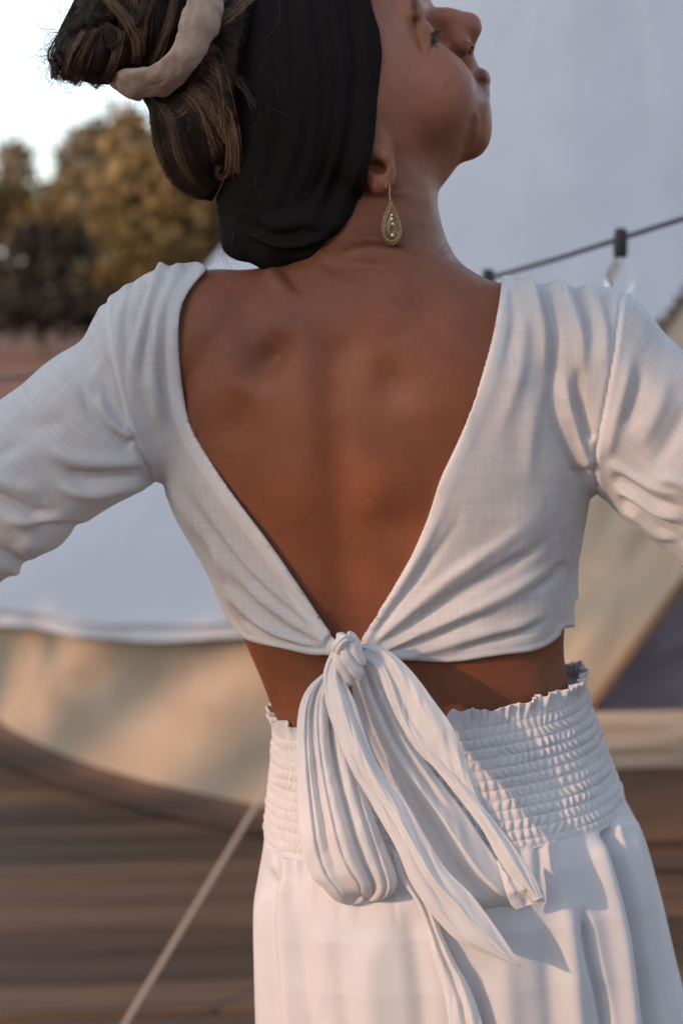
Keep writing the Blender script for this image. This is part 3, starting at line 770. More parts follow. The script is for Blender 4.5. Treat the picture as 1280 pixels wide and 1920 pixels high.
def skirt_map():
    M = new_map(); R = lambda *a, **k: ridge(M, *a, **k)
    M += (.0012*fbm2(GX/130, GY/260, 71, 3)).astype(np.float32)
    R([(1138, 1548), (1168, 1640), (1192, 1740), (1212, 1850), (1228, 1990)], 10, -.0115, (.03, .01), asym=.3)
    R([(1172, 1530), (1205, 1660), (1236, 1790), (1258, 1990)], 16, .0085, (.05, .01))
    R([(1150, 1545), (1180, 1650), (1205, 1760)], 6, .004, (.05, .4))
    R([(1108, 1560), (1140, 1670), (1166, 1790), (1186, 1990)], 16, .0090, (.1, .01))
    R([(1190, 1560), (1222, 1680), (1246, 1800), (1268, 1990)], 8, -.0060, (.1, .01))
    R([(1092, 1690), (1110, 1790), (1134, 1890), (1146, 1990)], 11, -.0100, (.25, .01), asym=.3)
    R([(1050, 1640), (1070, 1780), (1088, 1990)], 20, .0060, (.3, .01)); R([(1015, 1700), (1030, 1830), (1040, 1990)], 22, -.0040, (.3, .01))
    R([(512, 1620), (502, 1720), (508, 1830), (520, 1990)], 9, -.0085, (.1, .01)); R([(538, 1640), (533, 1760), (548, 1990)], 14, .0058, (.1, .01))
    R([(560, 1680), (566, 1800), (590, 1990)], 13, -.0040, (.3, .01)); R([(492, 1660), (488, 1760), (494, 1990)], 8, .005, (.1, .01))
    R([(700, 1730), (690, 1850), (700, 1990)], 30, .004, (.3, .01)); R([(760, 1690), (785, 1820), (800, 1990)], 24, -.0050, (.2, .01))
    R([(940, 1760), (950, 1870), (955, 1990)], 24, .0038, (.3, .01)); R([(890, 1800), (905, 1990)], 16, -.0036, (.3, .01))
    R([(620, 1720), (640, 1850), (660, 1990)], 18, -.0028, (.4, .01))
    g = np.random.default_rng(77)
    for _ in range(46):
        x = g.uniform(505, 1165); u = (x-496)/676; y = 1580-u*70+66*math.sin(math.pi*np.clip(u, 0, 1))
        ln = g.uniform(50, 170); R([(x, y-8), (x+g.normal(6*u-2, 4), y+ln*.5), (x+g.normal(14*u-5, 8), y+ln)], g.uniform(5, 10), g.choice([-1, 1])*g.uniform(.0010, .0028), (.02, .7))
    d = line_map([(x, 1586-(x-496)/676*70+67*math.sin(math.pi*(x-496)/676)**(.85)) for x in np.linspace(497, 1171, 40)])
    M += (-.0010*np.exp(-((d-4)/3)**2)).astype(np.float32)
    return M
M_SK = skirt_map()
def build_skirt():
    n = 300; t = np.linspace(0, 1, n); pm = np.interp(t, [0, 1], [1545, 1985])
    yb = np.interp(pm, [1545, 1600, 1700, 1800, 1985], [-.0215, -.0320, -.0440, -.0480, -.0440])
    yf = np.interp(pm, [1545, 1700, 1985], [.230, .245, .255])
    G, px, py, ph = ring_surface(SK_L, SK_R, np.interp(t, [0, 1], [68, 74]), yb, yf, n, 640, 180)
    Nn = grid_normals(G); cen = G.mean(1, keepdims=True)
    if ((G-cen)*Nn).sum(-1).mean() < 0: Nn = -Nn
    w = sstep(-.05, .3, -Nn[..., 1])
    H = samp(M_SK, px, py)*w+(1-w)*(.004*np.sin(ph*23)*t[:, None])
    H[:4] *= np.linspace(0, 1, 4)[:, None]
    G = G+Nn*H[..., None]
    # down to the ankles
    last = G[-1]; c = last.mean(0); z0 = last[:, 2].mean(); ext = []
    for k, z in enumerate(np.linspace(z0, .06, 26)[1:]):
        s = 1+.42*(k+1)/25; q = last.copy(); q[:, :2] = c[:2]+(last[:, :2]-c[:2])*s
        th = np.arctan2(q[:, 1]-c[1], q[:, 0]-c[0]); r = 1+.05*(k+1)/25*np.sin(th*17)
        q[:, :2] = c[:2]+(q[:, :2]-c[:2])*r[:, None]; q[:, 2] += z-z0; ext.append(q)
    G = np.concatenate([G, np.stack(ext)])
    return G.reshape(-1, 3), grid_faces(G.shape[0], 820, False, True)
def orient(V, F):
    c = V[F].mean(1)-V.mean(0); a = np.cross(V[F[:, 2]]-V[F[:, 0]], V[F[:, 3]]-V[F[:, 1]])
    return F if (a*c).sum() > 0 else F[:, ::-1].copy()
V_, F_ = build_skirt()
skirt = mesh('skirt', V_, orient(V_, F_), M_SKIRT, person, attrs={'weave': weave(V_, 0.05)})
V_, F_ = build_band()
band = mesh('waistband', V_, orient(V_, F_), M_SKIRT, skirt, attrs={'weave': weave(V_, 0.0)})
# ------------------------------------------------------------------ bow: knot, loops and tails
def ribbon(name, A, B, Yc, bulge, folds, parent, nt_=150, ns=70, thick=.0012, seed=1, crumple=.0006, endroll=0.0, hem=True, scallop=0.0):
    """a band of cloth between two outline curves, bulging towards the viewer, with lengthwise folds (pos, width, height, drift)"""
    A = spline(A, nt_); B = spline(B, nt_); t = np.linspace(0, 1, nt_); s = np.linspace(0, 1, ns)
    px = A[:, None, 0]*(1-s)+B[:, None, 0]*s; py = A[:, None, 1]*(1-s)+B[:, None, 1]*s
    py = py+scallop*sstep(.72, 1, t)[:, None]*np.sin(s*math.pi*2.7+.6)[None]
    Yr = np.interp(t, np.linspace(0, 1, len(Yc)), Yc); Br = np.interp(t, np.linspace(0, 1, len(bulge)), bulge)
    prof = np.sin(math.pi*np.clip(s, .0, 1))**.75
    h = Br[:, None]*prof[None, :]
    for f in folds:
        c, w, a = f[:3]; dr = f[3] if len(f) > 3 else 0; t0 = f[4] if len(f) > 4 else 0; t1 = f[5] if len(f) > 5 else 1
        cc = c+dr*t; env = sstep(t0-.08, t0+.12, t)*sstep(t1+.08, t1-.12, t)
        h = h+a*env[:, None]*np.exp(-((s[None, :]-cc[:, None])/w)**2)
    h = h+.75*crumple*fbm2(s[None, :]*3.2+t[:, None]*2.5, t[:, None]*6+s[None, :]*1.5, seed, 3)*np.sin(math.pi*s)[None, :]**.3
    if hem:   # narrow rolled hem along both long edges
        h = h+.0005*(np.exp(-((s-.02)/.03)**2)+np.exp(-((s-.98)/.03)**2))[None, :]
    Yf = Yr[:, None]-h
    if endroll: Yf = Yf+endroll*sstep(.86, 1, t)[:, None]**2
    front = at(px, py, Yf); back = at(px, py, Yf+thick+(.55*h*(np.sin(math.pi*s)[None, :] > .02)))
    G = np.concatenate([front, back[:, ::-1]], 1)
    n2 = G.shape[1]; V = G.reshape(-1, 3); F = grid_faces(nt_, n2, False, True)
    caps = []
    for r in (0, nt_-1):
        for j in range(ns-1): caps.append([r*n2+j, r*n2+j+1, r*n2+n2-2-j, r*n2+n2-1-j])
    F = np.concatenate([F, np.array(caps)])
    # threads run along the band
    L = np.r_[0, np.cumsum(np.hypot(*np.diff((A+B)/2, axis=0).T))]*mpp(0); wd_ = np.hypot(*(B-A).T)*mpp(0)
    uv = np.stack(np.broadcast_arrays(s[None, :]*wd_[:, None], L[:, None], L[:, None]*0), -1)
    uv = np.concatenate([uv, uv[:, ::-1]], 1).reshape(-1, 3)
    return mesh(name, V, F, M_BOW, parent, attrs={'weave': uv})
# inner layers first
ribbon('bow_loop', [(655, 1262), (668, 1330), (694, 1400), (735, 1475), (785, 1560), (832, 1640), (880, 1692), (915, 1706), (928, 1707)],
       [(694, 1240), (735, 1320), (768, 1385), (815, 1452), (868, 1520), (918, 1595), (962, 1655), (1000, 1680), (1008, 1688)],
       [-.010, -.018, -.026, -.034, -.040, -.044], [.004, .006, .007, .007, .004],
       [(.22, .13, -.0060, .10, 0, .9), (.52, .16, .0045, .12), (.68, .08, -.0055, .10, 0, .55), (.84, .10, .0035, 0, 0, .5), (.40, .05, .0022, .25, .25, .9)], top, seed=5, endroll=.012, crumple=.0012)
ribbon('bow_loop', [(606, 1262), (578, 1288), (562, 1322), (556, 1370), (556, 1443), (560, 1521), (566, 1592), (582, 1640), (606, 1664), (630, 1686), (652, 1692)],
       [(640, 1262), (648, 1310), (655, 1370), (668, 1430), (690, 1500), (712, 1560), (732, 1610), (744, 1645), (742, 1666), (728, 1680), (702, 1684)],
       [-.016, -.028, -.038, -.046, -.052, -.052, -.046], [.003, .005, .007, .009, .010, .008, .002],
       [(.14, .10, .0040, .02), (.26, .045, -.0055, .10, 0, .75), (.44, .13, .0060, .10), (.62, .05, -.0095, .06, .05, 1), (.80, .12, .0040, .04), (.38, .022, -.0040, .12, .1, .95), (.17, .020, -.0034, .03, .1, .9), (.90, .025, -.0040, -.06, .2, 1)], top, seed=9, endroll=.018, crumple=.0015, scallop=7)
ribbon('bow_loop', [(672, 1216), (708, 1246), (733, 1310), (755, 1368), (788, 1416), (828, 1452), (868, 1500), (892, 1525)],
       [(680, 1207), (712, 1212), (742, 1230), (778, 1266), (815, 1316), (850, 1366), (876, 1430), (902, 1500)],
       [-.018, -.030, -.038, -.044, -.046, -.046], [.003, .005, .006, .005, .002],
       [(.35, .18, -.0024, .05, .1, .8), (.70, .2, .0022), (.15, .06, .0018, .1, .1, .6)], top, seed=13, crumple=.0012)
ribbon('bow_loop', [(668, 1232), (705, 1262), (730, 1318), (748, 1356), (772, 1392), (822, 1450), (868, 1508), (906, 1560), (934, 1612), (968, 1660), (1000, 1690)],
       [(688, 1214), (722, 1246), (746, 1300), (766, 1348), (788, 1384), (836, 1434), (886, 1488), (930, 1544), (968, 1594), (1000, 1642), (1017, 1682)],
       [-.022, -.036, -.043, -.049, -.053, -.056, -.056], [.003, .003, .003, .003, .004, .004, .002],
       [(.45, .25, .0012), (.30, .14, -.0012, .2, .2, .8)], top, ns=40, seed=17, crumple=.0009)
ribbon('bow_loop', [(930, 1612), (938, 1640), (946, 1668), (956, 1694), (966, 1705)], [(946, 1622), (972, 1644), (994, 1664), (1010, 1680), (1012, 1690)],
       [-.050, -.054, -.056, -.052], [.002, .005, .005, .001], [(.5, .14, -.003)], top, nt_=50, ns=40, seed=19)
ribbon('bow_tail', [(735, 1590), (748, 1643), (784, 1702), (808, 1785), (832, 1863), (841, 1920), (850, 2000)],
       [(772, 1620), (806, 1690), (830, 1755), (856, 1809), (880, 1851), (903, 1918), (918, 2000)],
       [-.040, -.046, -.054, -.058, -.060], [.002, .003, .004, .004, .003], [(.42, .10, -.0040, .12), (.75, .12, .0028)], top, ns=50, seed=23, crumple=.0010)
ribbon('bow_tail', [(622, 1217), (606, 1262), (611, 1322), (628, 1372), (655, 1438), (688, 1494), (712, 1537), (743, 1592), (767, 1650), (795, 1695), (824, 1732), (858, 1764), (905, 1786), (970, 1812)],
       [(650, 1216), (645, 1268), (668, 1322), (688, 1386), (714, 1441), (760, 1502), (800, 1572), (838, 1631), (880, 1673), (912, 1714), (934, 1745), (952, 1772), (966, 1794), (978, 1813)],
       [-.030, -.046, -.054, -.060, -.066, -.070, -.072, -.072], [.005, .007, .007, .006, .006, .005, .004, .001],
       [(.80, .09, -.0040, .0, 0, .35), (.62, .22, .0026, -.15), (.26, .08, -.0026, .22, .25, .95), (.44, .05, .0014, .2, .45, .9), (.12, .08, .0016, .05, .35, 1)], top, nt_=220, seed=29, crumple=.0016)
# knot: a wrapped lump of cloth with turned folds
def build_knot():
    nu, nv = 90, 70
    u = np.linspace(0, 2*math.pi, nu, endpoint=False); v = np.linspace(-math.pi/2, math.pi/2, nv)
    U, W = np.meshgrid(u, v, indexing='ij')
    x = np.cos(W)*np.cos(U); y = np.cos(W)*np.sin(U); z = np.sin(W)
    q = x*1.0+.55*z-.25*y
    r = 1+.11*np.sin(q*7.5+1.0*z)+.06*np.sin(q*15+2*z+1)+.04*np.sin(5*z-3*x)
    c = P(652, 1232, -.036)
    V = np.stack([c[0]+.0128*x*r-.0022*z, c[1]+.013*y*r, c[2]+.0205*z*r], -1).reshape(-1, 3)
    return V, grid_faces(nu, nv, True, False)
V_, F_ = build_knot(); mesh('knot', V_, orient(V_, F_), M_BOW, top, attrs={'weave': weave(V_, .5)})
ribbon('knot_wrap', [(618, 1226), (622, 1206), (634, 1194), (646, 1188), (660, 1192)], [(632, 1244), (638, 1222), (646, 1210), (654, 1206), (664, 1206)],
       [-.034, -.044, -.050, -.050, -.044], [.002, .004, .005, .004, .003], [(.5, .12, -.0016)], top, nt_=50, ns=30, seed=31)
# ------------------------------------------------------------------ head wrap, hair, scrunchie
def first_hit(Fd, px, py, y0=-.07, y1=.24, n=150, level=0.0):
    """world depth where the ray through each photograph pixel first meets the field"""
    px = np.asarray(px, float).ravel(); py = np.asarray(py, float).ravel()
    Ys = np.linspace(y0, y1, n); out = np.full(len(px), np.nan); prev = None
    for Yv in Ys:
        p = at(px, py, Yv)
        i = np.clip(np.searchsorted(Fd.xs, p[:, 0])-1, 0, len(Fd.xs)-2); j = np.clip(np.searchsorted(Fd.ys, p[:, 1])-1, 0, len(Fd.ys)-2); k = np.clip(np.searchsorted(Fd.zs, p[:, 2])-1, 0, len(Fd.zs)-2)
        u = np.clip((p[:, 0]-Fd.xs[i])/(Fd.xs[i+1]-Fd.xs[i]), 0, 1); v = np.clip((p[:, 2]-Fd.zs[k])/(Fd.zs[k+1]-Fd.zs[k]), 0, 1)
        f = Fd.f
        val = (f[i, j, k]*(1-u)+f[i+1, j, k]*u)*(1-v)+(f[i, j, k+1]*(1-u)+f[i+1, j, k+1]*u)*v
        out = np.where(np.isnan(out) & (val < level), Yv, out)
    return out
WRAP = [(660, -300), (690, -100), (699, 0), (713, 52), (718, 103), (715, 155), (708, 220), (701, 275), (689, 335), (680, 366), (657, 409), (622, 450), (585, 481), (568, 496), (560, 540), (380, 540), (380, 380),
        (402, 374), (424, 330), (436, 290), (440, 230), (432, 160), (440, 90), (470, 0), (490, -300)]
def build_wrap():
    Hf = axis((-.14, .055, .0018)); W = Field(Hf, axis((-.02, .20, .0022)), axis((1.385, 1.75, .0018)))
    W.ell(P(596, 186, HY(596)), (.101, .103, .079), HAX, .02)
    W.put(P(600, 440, .02), P(910, -170, .20), lambda X, Y, Z: face_fn(X, Y, Z)-.0048, 0.012)
    W.ell(P(672, 280, HY(672, -.070)), (.016, .014, .036), np.array([[.95, 0, .3], [0, 1, 0], [-.3, 0, .95]]), .02)
    W.ell(P(520, 366, .083), (.0515, .060, .062), None, .03)
    W.ell(P(600, 420, .075), (.045, .050, .032), np.array([[.8, 0, .6], [0, 1, 0], [-.6, 0, .8]]), .02)
    X, Y, Z = np.meshgrid(W.xs, W.ys, W.zs, indexing='ij'); px, py = proj(np.stack([X, Y, Z], -1))
    W.f = np.maximum(W.f, samp(poly_map(WRAP), px, py)*mpp(.05)).astype(np.float32)
    for q_ in ([(440, 400, .066), (452, 450, .056), (508, 474, .048), (575, 462, .040), (625, 420, .032)], [(470, 420, .046), (520, 440, .036), (580, 425, .030)]): W.chain([P(*z_) for z_ in q_], [.013, .015, .014, .011, .007][:len(q_)], .008)
    X, Y, Z = np.meshgrid(W.xs, W.ys, W.zs, indexing='ij'); px, py = proj(np.stack([X, Y, Z], -1))
    W.f = np.maximum(W.f, samp(poly_map(WRAP), px, py)*mpp(.05)).astype(np.float32)
    V, F = W.nets(); V = relax(V, F, 2, .5)
    M = new_map(); R = lambda *a, **k: ridge(M, *a, **k)
    g = np.random.default_rng(5)
    for k in range(9):
        x = 500+k*24; b = g.normal(0, 8)
        R([(x-20+b, -120), (x+14+b, 30), (x+22, 160), (x+6-b, 290), (x-34, 400), (x-70, 470)], g.uniform(6, 12), g.choice([-1, 1], p=[.6, .4])*g.uniform(.0018, .0038), (.1, .25))
    R([(690, 0), (700, 90), (694, 200), (676, 320)], 7, -.0014, (.1, .1))
    for k in range(5): R([(640-k*14, 440-k*5), (590-k*12, 462-k*6), (520-k*6, 470-k*10), (450+k*4, 440-k*12)], 7, g.choice([-1, 1])*.0032, (.15, .3))
    R([(415, 400), (470, 430), (540, 440), (610, 415)], 10, -.002, (.2, .3))
    M += (.0008*fbm2(GX/60, GY/90, 91, 3)).astype(np.float32)
    Nn = vnormals(V, F); px, py = proj(V); V = V+Nn*(samp(M, px, py)*sstep(-.3, .3, -Nn[:, 1]))[:, None]
    return V, F
V_, F_ = build_wrap(); wrap = mesh('headband', V_, F_, M_BLACK, person)
def build_hair_base():
    Hb = Field(axis((-.26, .02, .0024)), axis((-.02, .20, .0026)), axis((1.40, 1.76, .0024)))
    Hb.ell(P(590, 186, HY(590)), (.098, .100, .077), HAX, .02)
    Hb.ell(P(420, 215, .080), (.0590, .066, .066), np.array([[.92, 0, .38], [0, 1, 0], [-.38, 0, .92]]), .03)
    Hb.ell(P(400, 300, .082), (.040, .050, .034), None, .02)
    Hb.cone(P(430, 120, .075), P(330, 60, .062), .060, .040, .03)
    Hb.ell(P(250, 36, .058), (.052, .046, .046), None, .02)       # bun core
    Hb.ell(P(165, 92, .056), (.028, .040, .026), None, .02)
    Hb.ell(P(212, 112, .050), (.030, .036, .016), None, .02)
    Hb.ell(P(270, -80, .060), (.050, .046, .040), None, .02)
    X, Y, Z = np.meshgrid(Hb.xs, Hb.ys, Hb.zs, indexing='ij'); px, py = proj(np.stack([X, Y, Z], -1))
    Hb.f = np.maximum(Hb.f, (px-np.interp(py, [-300, 0, 90, 160, 230, 290, 330, 375, 400], [505, 470, 440, 432, 440, 436, 424, 402, 380])-4)*mpp(.05)).astype(np.float32)
    return Hb
HB = build_hair_base()
V_, F_ = HB.nets(); V_ = relax(V_, F_, 3, .5)
Nn_ = vnormals(V_, F_); px_, py_ = proj(V_)
V_ = V_-Nn_*.0022
hair = mesh('hair', V_, F_, M_HAIRBASE, person)
_gx, _gy = np.meshgrid(np.arange(60, 560, 4.0), np.arange(-200, 420, 4.0), indexing='ij')
_hd = first_hit(HB, _gx, _gy).reshape(_gx.shape)
def fill_nan(A):
    A = A.copy()
    for _ in range(60):
        m = np.isnan(A)
        if not m.any(): break
        s = np.zeros_like(A); c = np.zeros_like(A)
        for dx, dy in ((1, 0), (-1, 0), (0, 1), (0, -1)):
            r = np.roll(np.roll(A, dx, 0), dy, 1); ok = ~np.isnan(r); s += np.where(ok, r, 0); c += ok
        A = np.where(m & (c > 0), s/np.maximum(c, 1), A)
    return np.nan_to_num(A, nan=.08)
_hd = fill_nan(_hd)
for _ in range(3): _hd = (_hd+np.roll(_hd, 1, 0)+np.roll(_hd, -1, 0)+np.roll(_hd, 1, 1)+np.roll(_hd, -1, 1))/5
def hair_depth(px, py):
    x = np.clip((px-60)/4, 0, _hd.shape[0]-1.001); y = np.clip((py+200)/4, 0, _hd.shape[1]-1.001); i = x.astype(int); j = y.astype(int); u = x-i; v = y-j
    return (_hd[i, j]*(1-u)+_hd[i+1, j]*u)*(1-v)+(_hd[i, j+1]*(1-u)+_hd[i+1, j+1]*u)*v
hr = np.random.default_rng(12)
L_, R_, S_ = [], [], []
def strand(pts, lift, rad, shade, n=18, wav=0.0, taper=True, tuck=0.0):
    c = spline(pts, n); t = np.linspace(0, 1, n)
    if wav: 
        ph = hr.uniform(0, 6.28); c = c+np.stack([np.sin(t*hr.uniform(4, 9)+ph), np.cos(t*hr.uniform(4, 9)+ph)], -1)*wav*np.sin(math.pi*t)[:, None]
    Y = hair_depth(c[:, 0], c[:, 1])-lift+tuck*sstep(.72, 1, t)**1.5
    L_.append(at(c[:, 0], c[:, 1], Y)); R_.append(rad*(1-.6*np.abs(2*t-1)**3) if taper else rad); S_.append(np.full(n, shade))
def flush(name, parent, m=M_HAIR, kind='stuff', sides=3):
    V, F = tubes(L_, R_, sides); sh = np.concatenate([np.repeat(s, sides) for s in S_])
    o = mesh(name, V, F, m, parent, attrs={'shade': sh}); tag(o, kind=kind); L_.clear(); R_.clear(); S_.clear(); return o
# hair swept from the bun round the nape and in under the band
GUIDE = [(0.0, [(264, 174), (283, 205), (290, 258), (308, 310), (338, 354), (396, 380)]), (.35, [(305, 190), (333, 232), (350, 286), (374, 336), (416, 362)]), (.6, [(345, 174), (378, 200), (400, 242), (418, 286), (436, 322)]),
         (.8, [(374, 140), (398, 152), (415, 178), (432, 205), (446, 240)]), (1.0, [(405, 50), (415, 55), (428, 62), (442, 72), (456, 96)]), (1.2, [(408, -60), (425, -50), (450, -40), (480, -30), (500, -20)])]
GP = np.stack([spline(g_, 24) for _, g_ in GUIDE]); GV = np.array([v for v, _ in GUIDE])
def gpath(v): return np.stack([[np.interp(v, GV, GP[:, q, k]) for k in (0, 1)] for q in range(24)])
for c in range(300):
    v0 = hr.uniform(-.02, 1.2) if hr.random() < .75 else hr.uniform(-.02, .35); dv = hr.normal(0, .06); base = np.clip(hr.normal(.36, .15), .05, .62)
    if .55 < v0 < .85 and hr.random() < .45: base = hr.uniform(.70, .92)
    elif hr.random() < .16: base = hr.uniform(.60, .82)
    lf = hr.uniform(-.0005, .0040); wv = hr.uniform(.3, 3); ph = hr.uniform(0, 6.28); wob = hr.normal(0, .025)
    for k in range(int(hr.uniform(16, 34))):
        a, b = v0+hr.normal(0, .018), v0+dv+hr.normal(0, .030); t = np.linspace(0, 1, 24)
        q = gpath((a+b)/2)+0; pa, pb = gpath(a), gpath(b); q = pa*(1-t)[:, None]+pb*t[:, None]
        q = q+np.stack([np.sin(t*5+ph), np.cos(t*4+ph)], -1)*wv+hr.normal(0, 1.0, 2)
        strand(q[::3], lf+hr.normal(0, .0009)+.0025*math.sin(ph), hr.uniform(.00014, .00028), np.clip(base+hr.normal(0, .07), 0, 1), 18, tuck=(lf+.010)*sstep(.15, .5, v0)+.002)
# lighter locks that catch the eye
for lock, w, n, sh, lf in (([(392, 60), (402, 120), (420, 190), (436, 260), (436, 320)], 9, 60, .93, .005), ([(402, 110), (412, 180), (418, 230), (420, 265)], 7, 40, .9, .006), ([(404, 90), (426, 130), (452, 158), (478, 196)], 9, 12, .62, .007),
                           ([(296, 180), (312, 208), (334, 214), (354, 192), (368, 165)], 9, 60, .84, .005), ([(352, 236), (344, 262), (350, 290), (356, 305)], 4, 22, .86, .005), ([(470, -10), (440, 20), (412, 40), (396, 42)], 10, 50, .9, .006),
                           ([(432, 300), (424, 330), (412, 334), (406, 322), (414, 314)], 3, 16, .8, .004), ([(286, 210), (300, 270), (322, 330), (360, 368)], 10, 50, .66, .004), ([(448, 150), (462, 174), (476, 200)], 8, 8, .6, .006)):
    for k in range(n):
        o = hr.normal(0, w*.62, 2); o2 = o+hr.normal(0, w*.5, 2); q_ = np.linspace(0, 1, len(lock))
        strand([np.array(p)+o*(1-f_)+o2*f_+hr.normal(0, 1.6, 2) for p, f_ in zip(lock, q_)], lf*.8+hr.normal(0, .0010), hr.uniform(.00014, .00026), np.clip(sh-.04+hr.normal(0, .12), 0, 1), 18, 1.6)
flush('hair_strands', hair)
# the bun: locks curled round one another
LOCKS = [([(176, 46), (142, 78), (116, 118), (110, 150)], 17, .50, .004), ([(182, 54), (160, 95), (146, 132), (134, 156)], 19, .66, .007), ([(186, 58), (190, 100), (186, 135), (168, 157)], 19, .40, .006),
         ([(192, 48), (222, 84), (232, 118), (216, 153)], 20, .48, .008), ([(180, 40), (214, 62), (240, 94), (250, 120)], 8, .95, .013), ([(214, -30), (242, 40), (262, 92), (246, 154)], 24, .42, .005), ([(245, -30), (250, 20), (256, 60), (262, 100)], 9, .92, .012),
         ([(292, -40), (288, 30), (284, 92), (258, 156)], 26, .36, .006), ([(345, -40), (330, 30), (308, 90), (278, 142)], 24, .42, .005), ([(380, -30), (360, 40), (332, 98), (300, 140)], 20, .34, .004),
         ([(250, -50), (205, -14), (170, 16), (146, 46), (124, 58)], 18, .45, .006), ([(310, -70), (240, -46), (188, 0), (164, 44)], 24, .40, .008), ([(300, -30), (272, 30), (262, 84), (255, 120)], 13, .74, .009), ([(332, -24), (320, 40), (300, 92), (285, 120)], 12, .70, .008), ([(198, -4), (230, 28), (256, 70), (262, 104)], 12, .78, .012), ([(160, 60), (138, 100), (128, 130), (126, 150)], 12, .74, .008), ([(230, 60), (224, 95), (214, 125), (200, 152)], 12, .66, .010), ([(150, 60), (140, 90), (124, 116), (118, 140)], 7, .82, .010), ([(165, 62), (156, 86), (158, 110), (166, 128)], 7, .78, .010),
         ([(150, 0), (168, 20), (190, 30), (214, 26)], 14, .40, .008), ([(148, 40), (122, 70), (104, 104), (104, 134)], 10, .42, .002), ([(280, -20), (265, 30), (240, 70), (206, 90)], 12, .55, .010)]
for pts, w, sh, lf in LOCKS:
    for k in range(int(w*13)):
        r = math.sqrt(hr.random()); th = hr.uniform(0, 6.28); ox, oy = w*r*math.cos(th), w*.5*r*math.sin(th)
        c = np.asarray(pts, float); d = np.gradient(c, axis=0); d /= np.linalg.norm(d, axis=1, keepdims=True); nn = np.stack([-d[:, 1], d[:, 0]], -1)
        wt = np.linspace(.7, 1.25, len(c)); wt[-1] = .95
        if w < 12: wt = np.sin(math.pi*np.linspace(.12, .95, len(c)))*1.5+.15; lf = lf*.75
        strand(c+nn*(ox*wt)[:, None]+hr.normal(0, 1.2, c.shape), lf+.0045*math.sqrt(max(0, 1-r*r))*abs(math.sin(th)+.3)+hr.normal(0, .0007), hr.uniform(.00013, .00025), np.clip(sh+hr.normal(0, .12), 0, 1), 18, 1.6)
flush('bun', hair)
# stray hairs round the outline and on the nape
def fly(p0, d0, ln, curl, n=14, rad=.00011, Y=None):
    p = np.array(p0, float); a = math.atan2(d0[1], d0[0]); out = [p.copy()]; k = hr.normal(0, curl)
    for i in range(n-1):
        a += k+hr.normal(0, .06); p = p+np.array([math.cos(a), math.sin(a)])*ln/n; out.append(p.copy())
    c = np.array(out); y = hair_depth(np.array([p0[0]]), np.array([p0[1]]))[0]+hr.uniform(-.004, .02) if Y is None else Y
    L_.append(at(c[:, 0], c[:, 1], y+np.linspace(0, hr.normal(0, .01), n))); R_.append(rad*np.linspace(1, .5, n)); S_.append(np.full(n, hr.uniform(.3, .85)))
out_b = spline([(150, -20), (134, 30), (112, 70), (92, 120), (106, 152), (150, 158), (200, 152), (246, 160)], 120)
for _ in range(150):
    i = int(hr.uniform(0, 119)); c = np.array([190, 50]); d = out_b[i]-c; t = np.array([-d[1], d[0]]); d = d/np.linalg.norm(d)+t/np.linalg.norm(t)*hr.normal(0, .8)
    fly(out_b[i]-d*6, d, hr.uniform(18, 70), .2, rad=.00015)
for _ in range(26):
    i = int(hr.uniform(20, 60)); c = np.array([190, 50]); d = out_b[i]-c; fly(out_b[i]-d*.08, d+hr.normal(0, 30, 2), hr.uniform(60, 110), .32, 18, .0002)
out_h = spline([(262, 170), (283, 195), (287, 234), (298, 281), (318, 324), (341, 359), (369, 373), (402, 385), (410, 440), (420, 480)], 120)
for _ in range(170):
    i = int(hr.uniform(0, 119)); d = out_h[i]-np.array([480, 220]); d = d/np.linalg.norm(d); fly(out_h[i]-d*5, d*.5+np.array([-.1, .9])+hr.normal(0, .35, 2), hr.uniform(20, 80), .12)
for _ in range(14): fly((hr.uniform(400, 480), hr.uniform(380, 500)), (hr.normal(0, 1), hr.uniform(.2, 1)), hr.uniform(20, 60), .12, Y=.02+hr.uniform(-.004, .01))
for _ in range(16): fly((hr.uniform(430, 520), hr.uniform(60, 330)), (hr.normal(.6, .6), hr.normal(.6, .6)), hr.uniform(20, 90), .1, Y=-.004+hr.uniform(-.006, .004))
# nape hairs lying on the neck
for _ in range(26):
    x0 = hr.uniform(600, 690); y0 = 462-(x0-600)*.5+hr.uniform(-6, 16); ln = hr.uniform(40, 120); a = hr.normal(.12, .22)
    c = np.stack([x0+np.linspace(0, ln*math.cos(a), 12), y0+np.linspace(0, ln*math.sin(a), 12)+hr.normal(4, 4)*np.linspace(0, 1, 12)**2], -1)
    L_.append(at(c[:, 0], c[:, 1], np.interp(c[:, 0], [590, 690, 790, 830], [.020, .021, .034, .055])-.003)); R_.append(np.linspace(.00011, .00006, 12)); S_.append(np.full(12, .55))
for ex in ([(705, 540), (740, 520), (775, 500), (812, 484), (838, 470)], [(780, 500), (806, 486), (826, 470), (836, 456)], [(800, 486), (830, 478), (850, 462)]):
    c = spline(ex, 14); L_.append(at(c[:, 0], c[:, 1], np.interp(c[:, 0], [700, 780, 850], [.014, .030, .045]))); R_.append(np.full(14, .00013)); S_.append(np.full(14, .3))
flush('stray_hairs', hair)
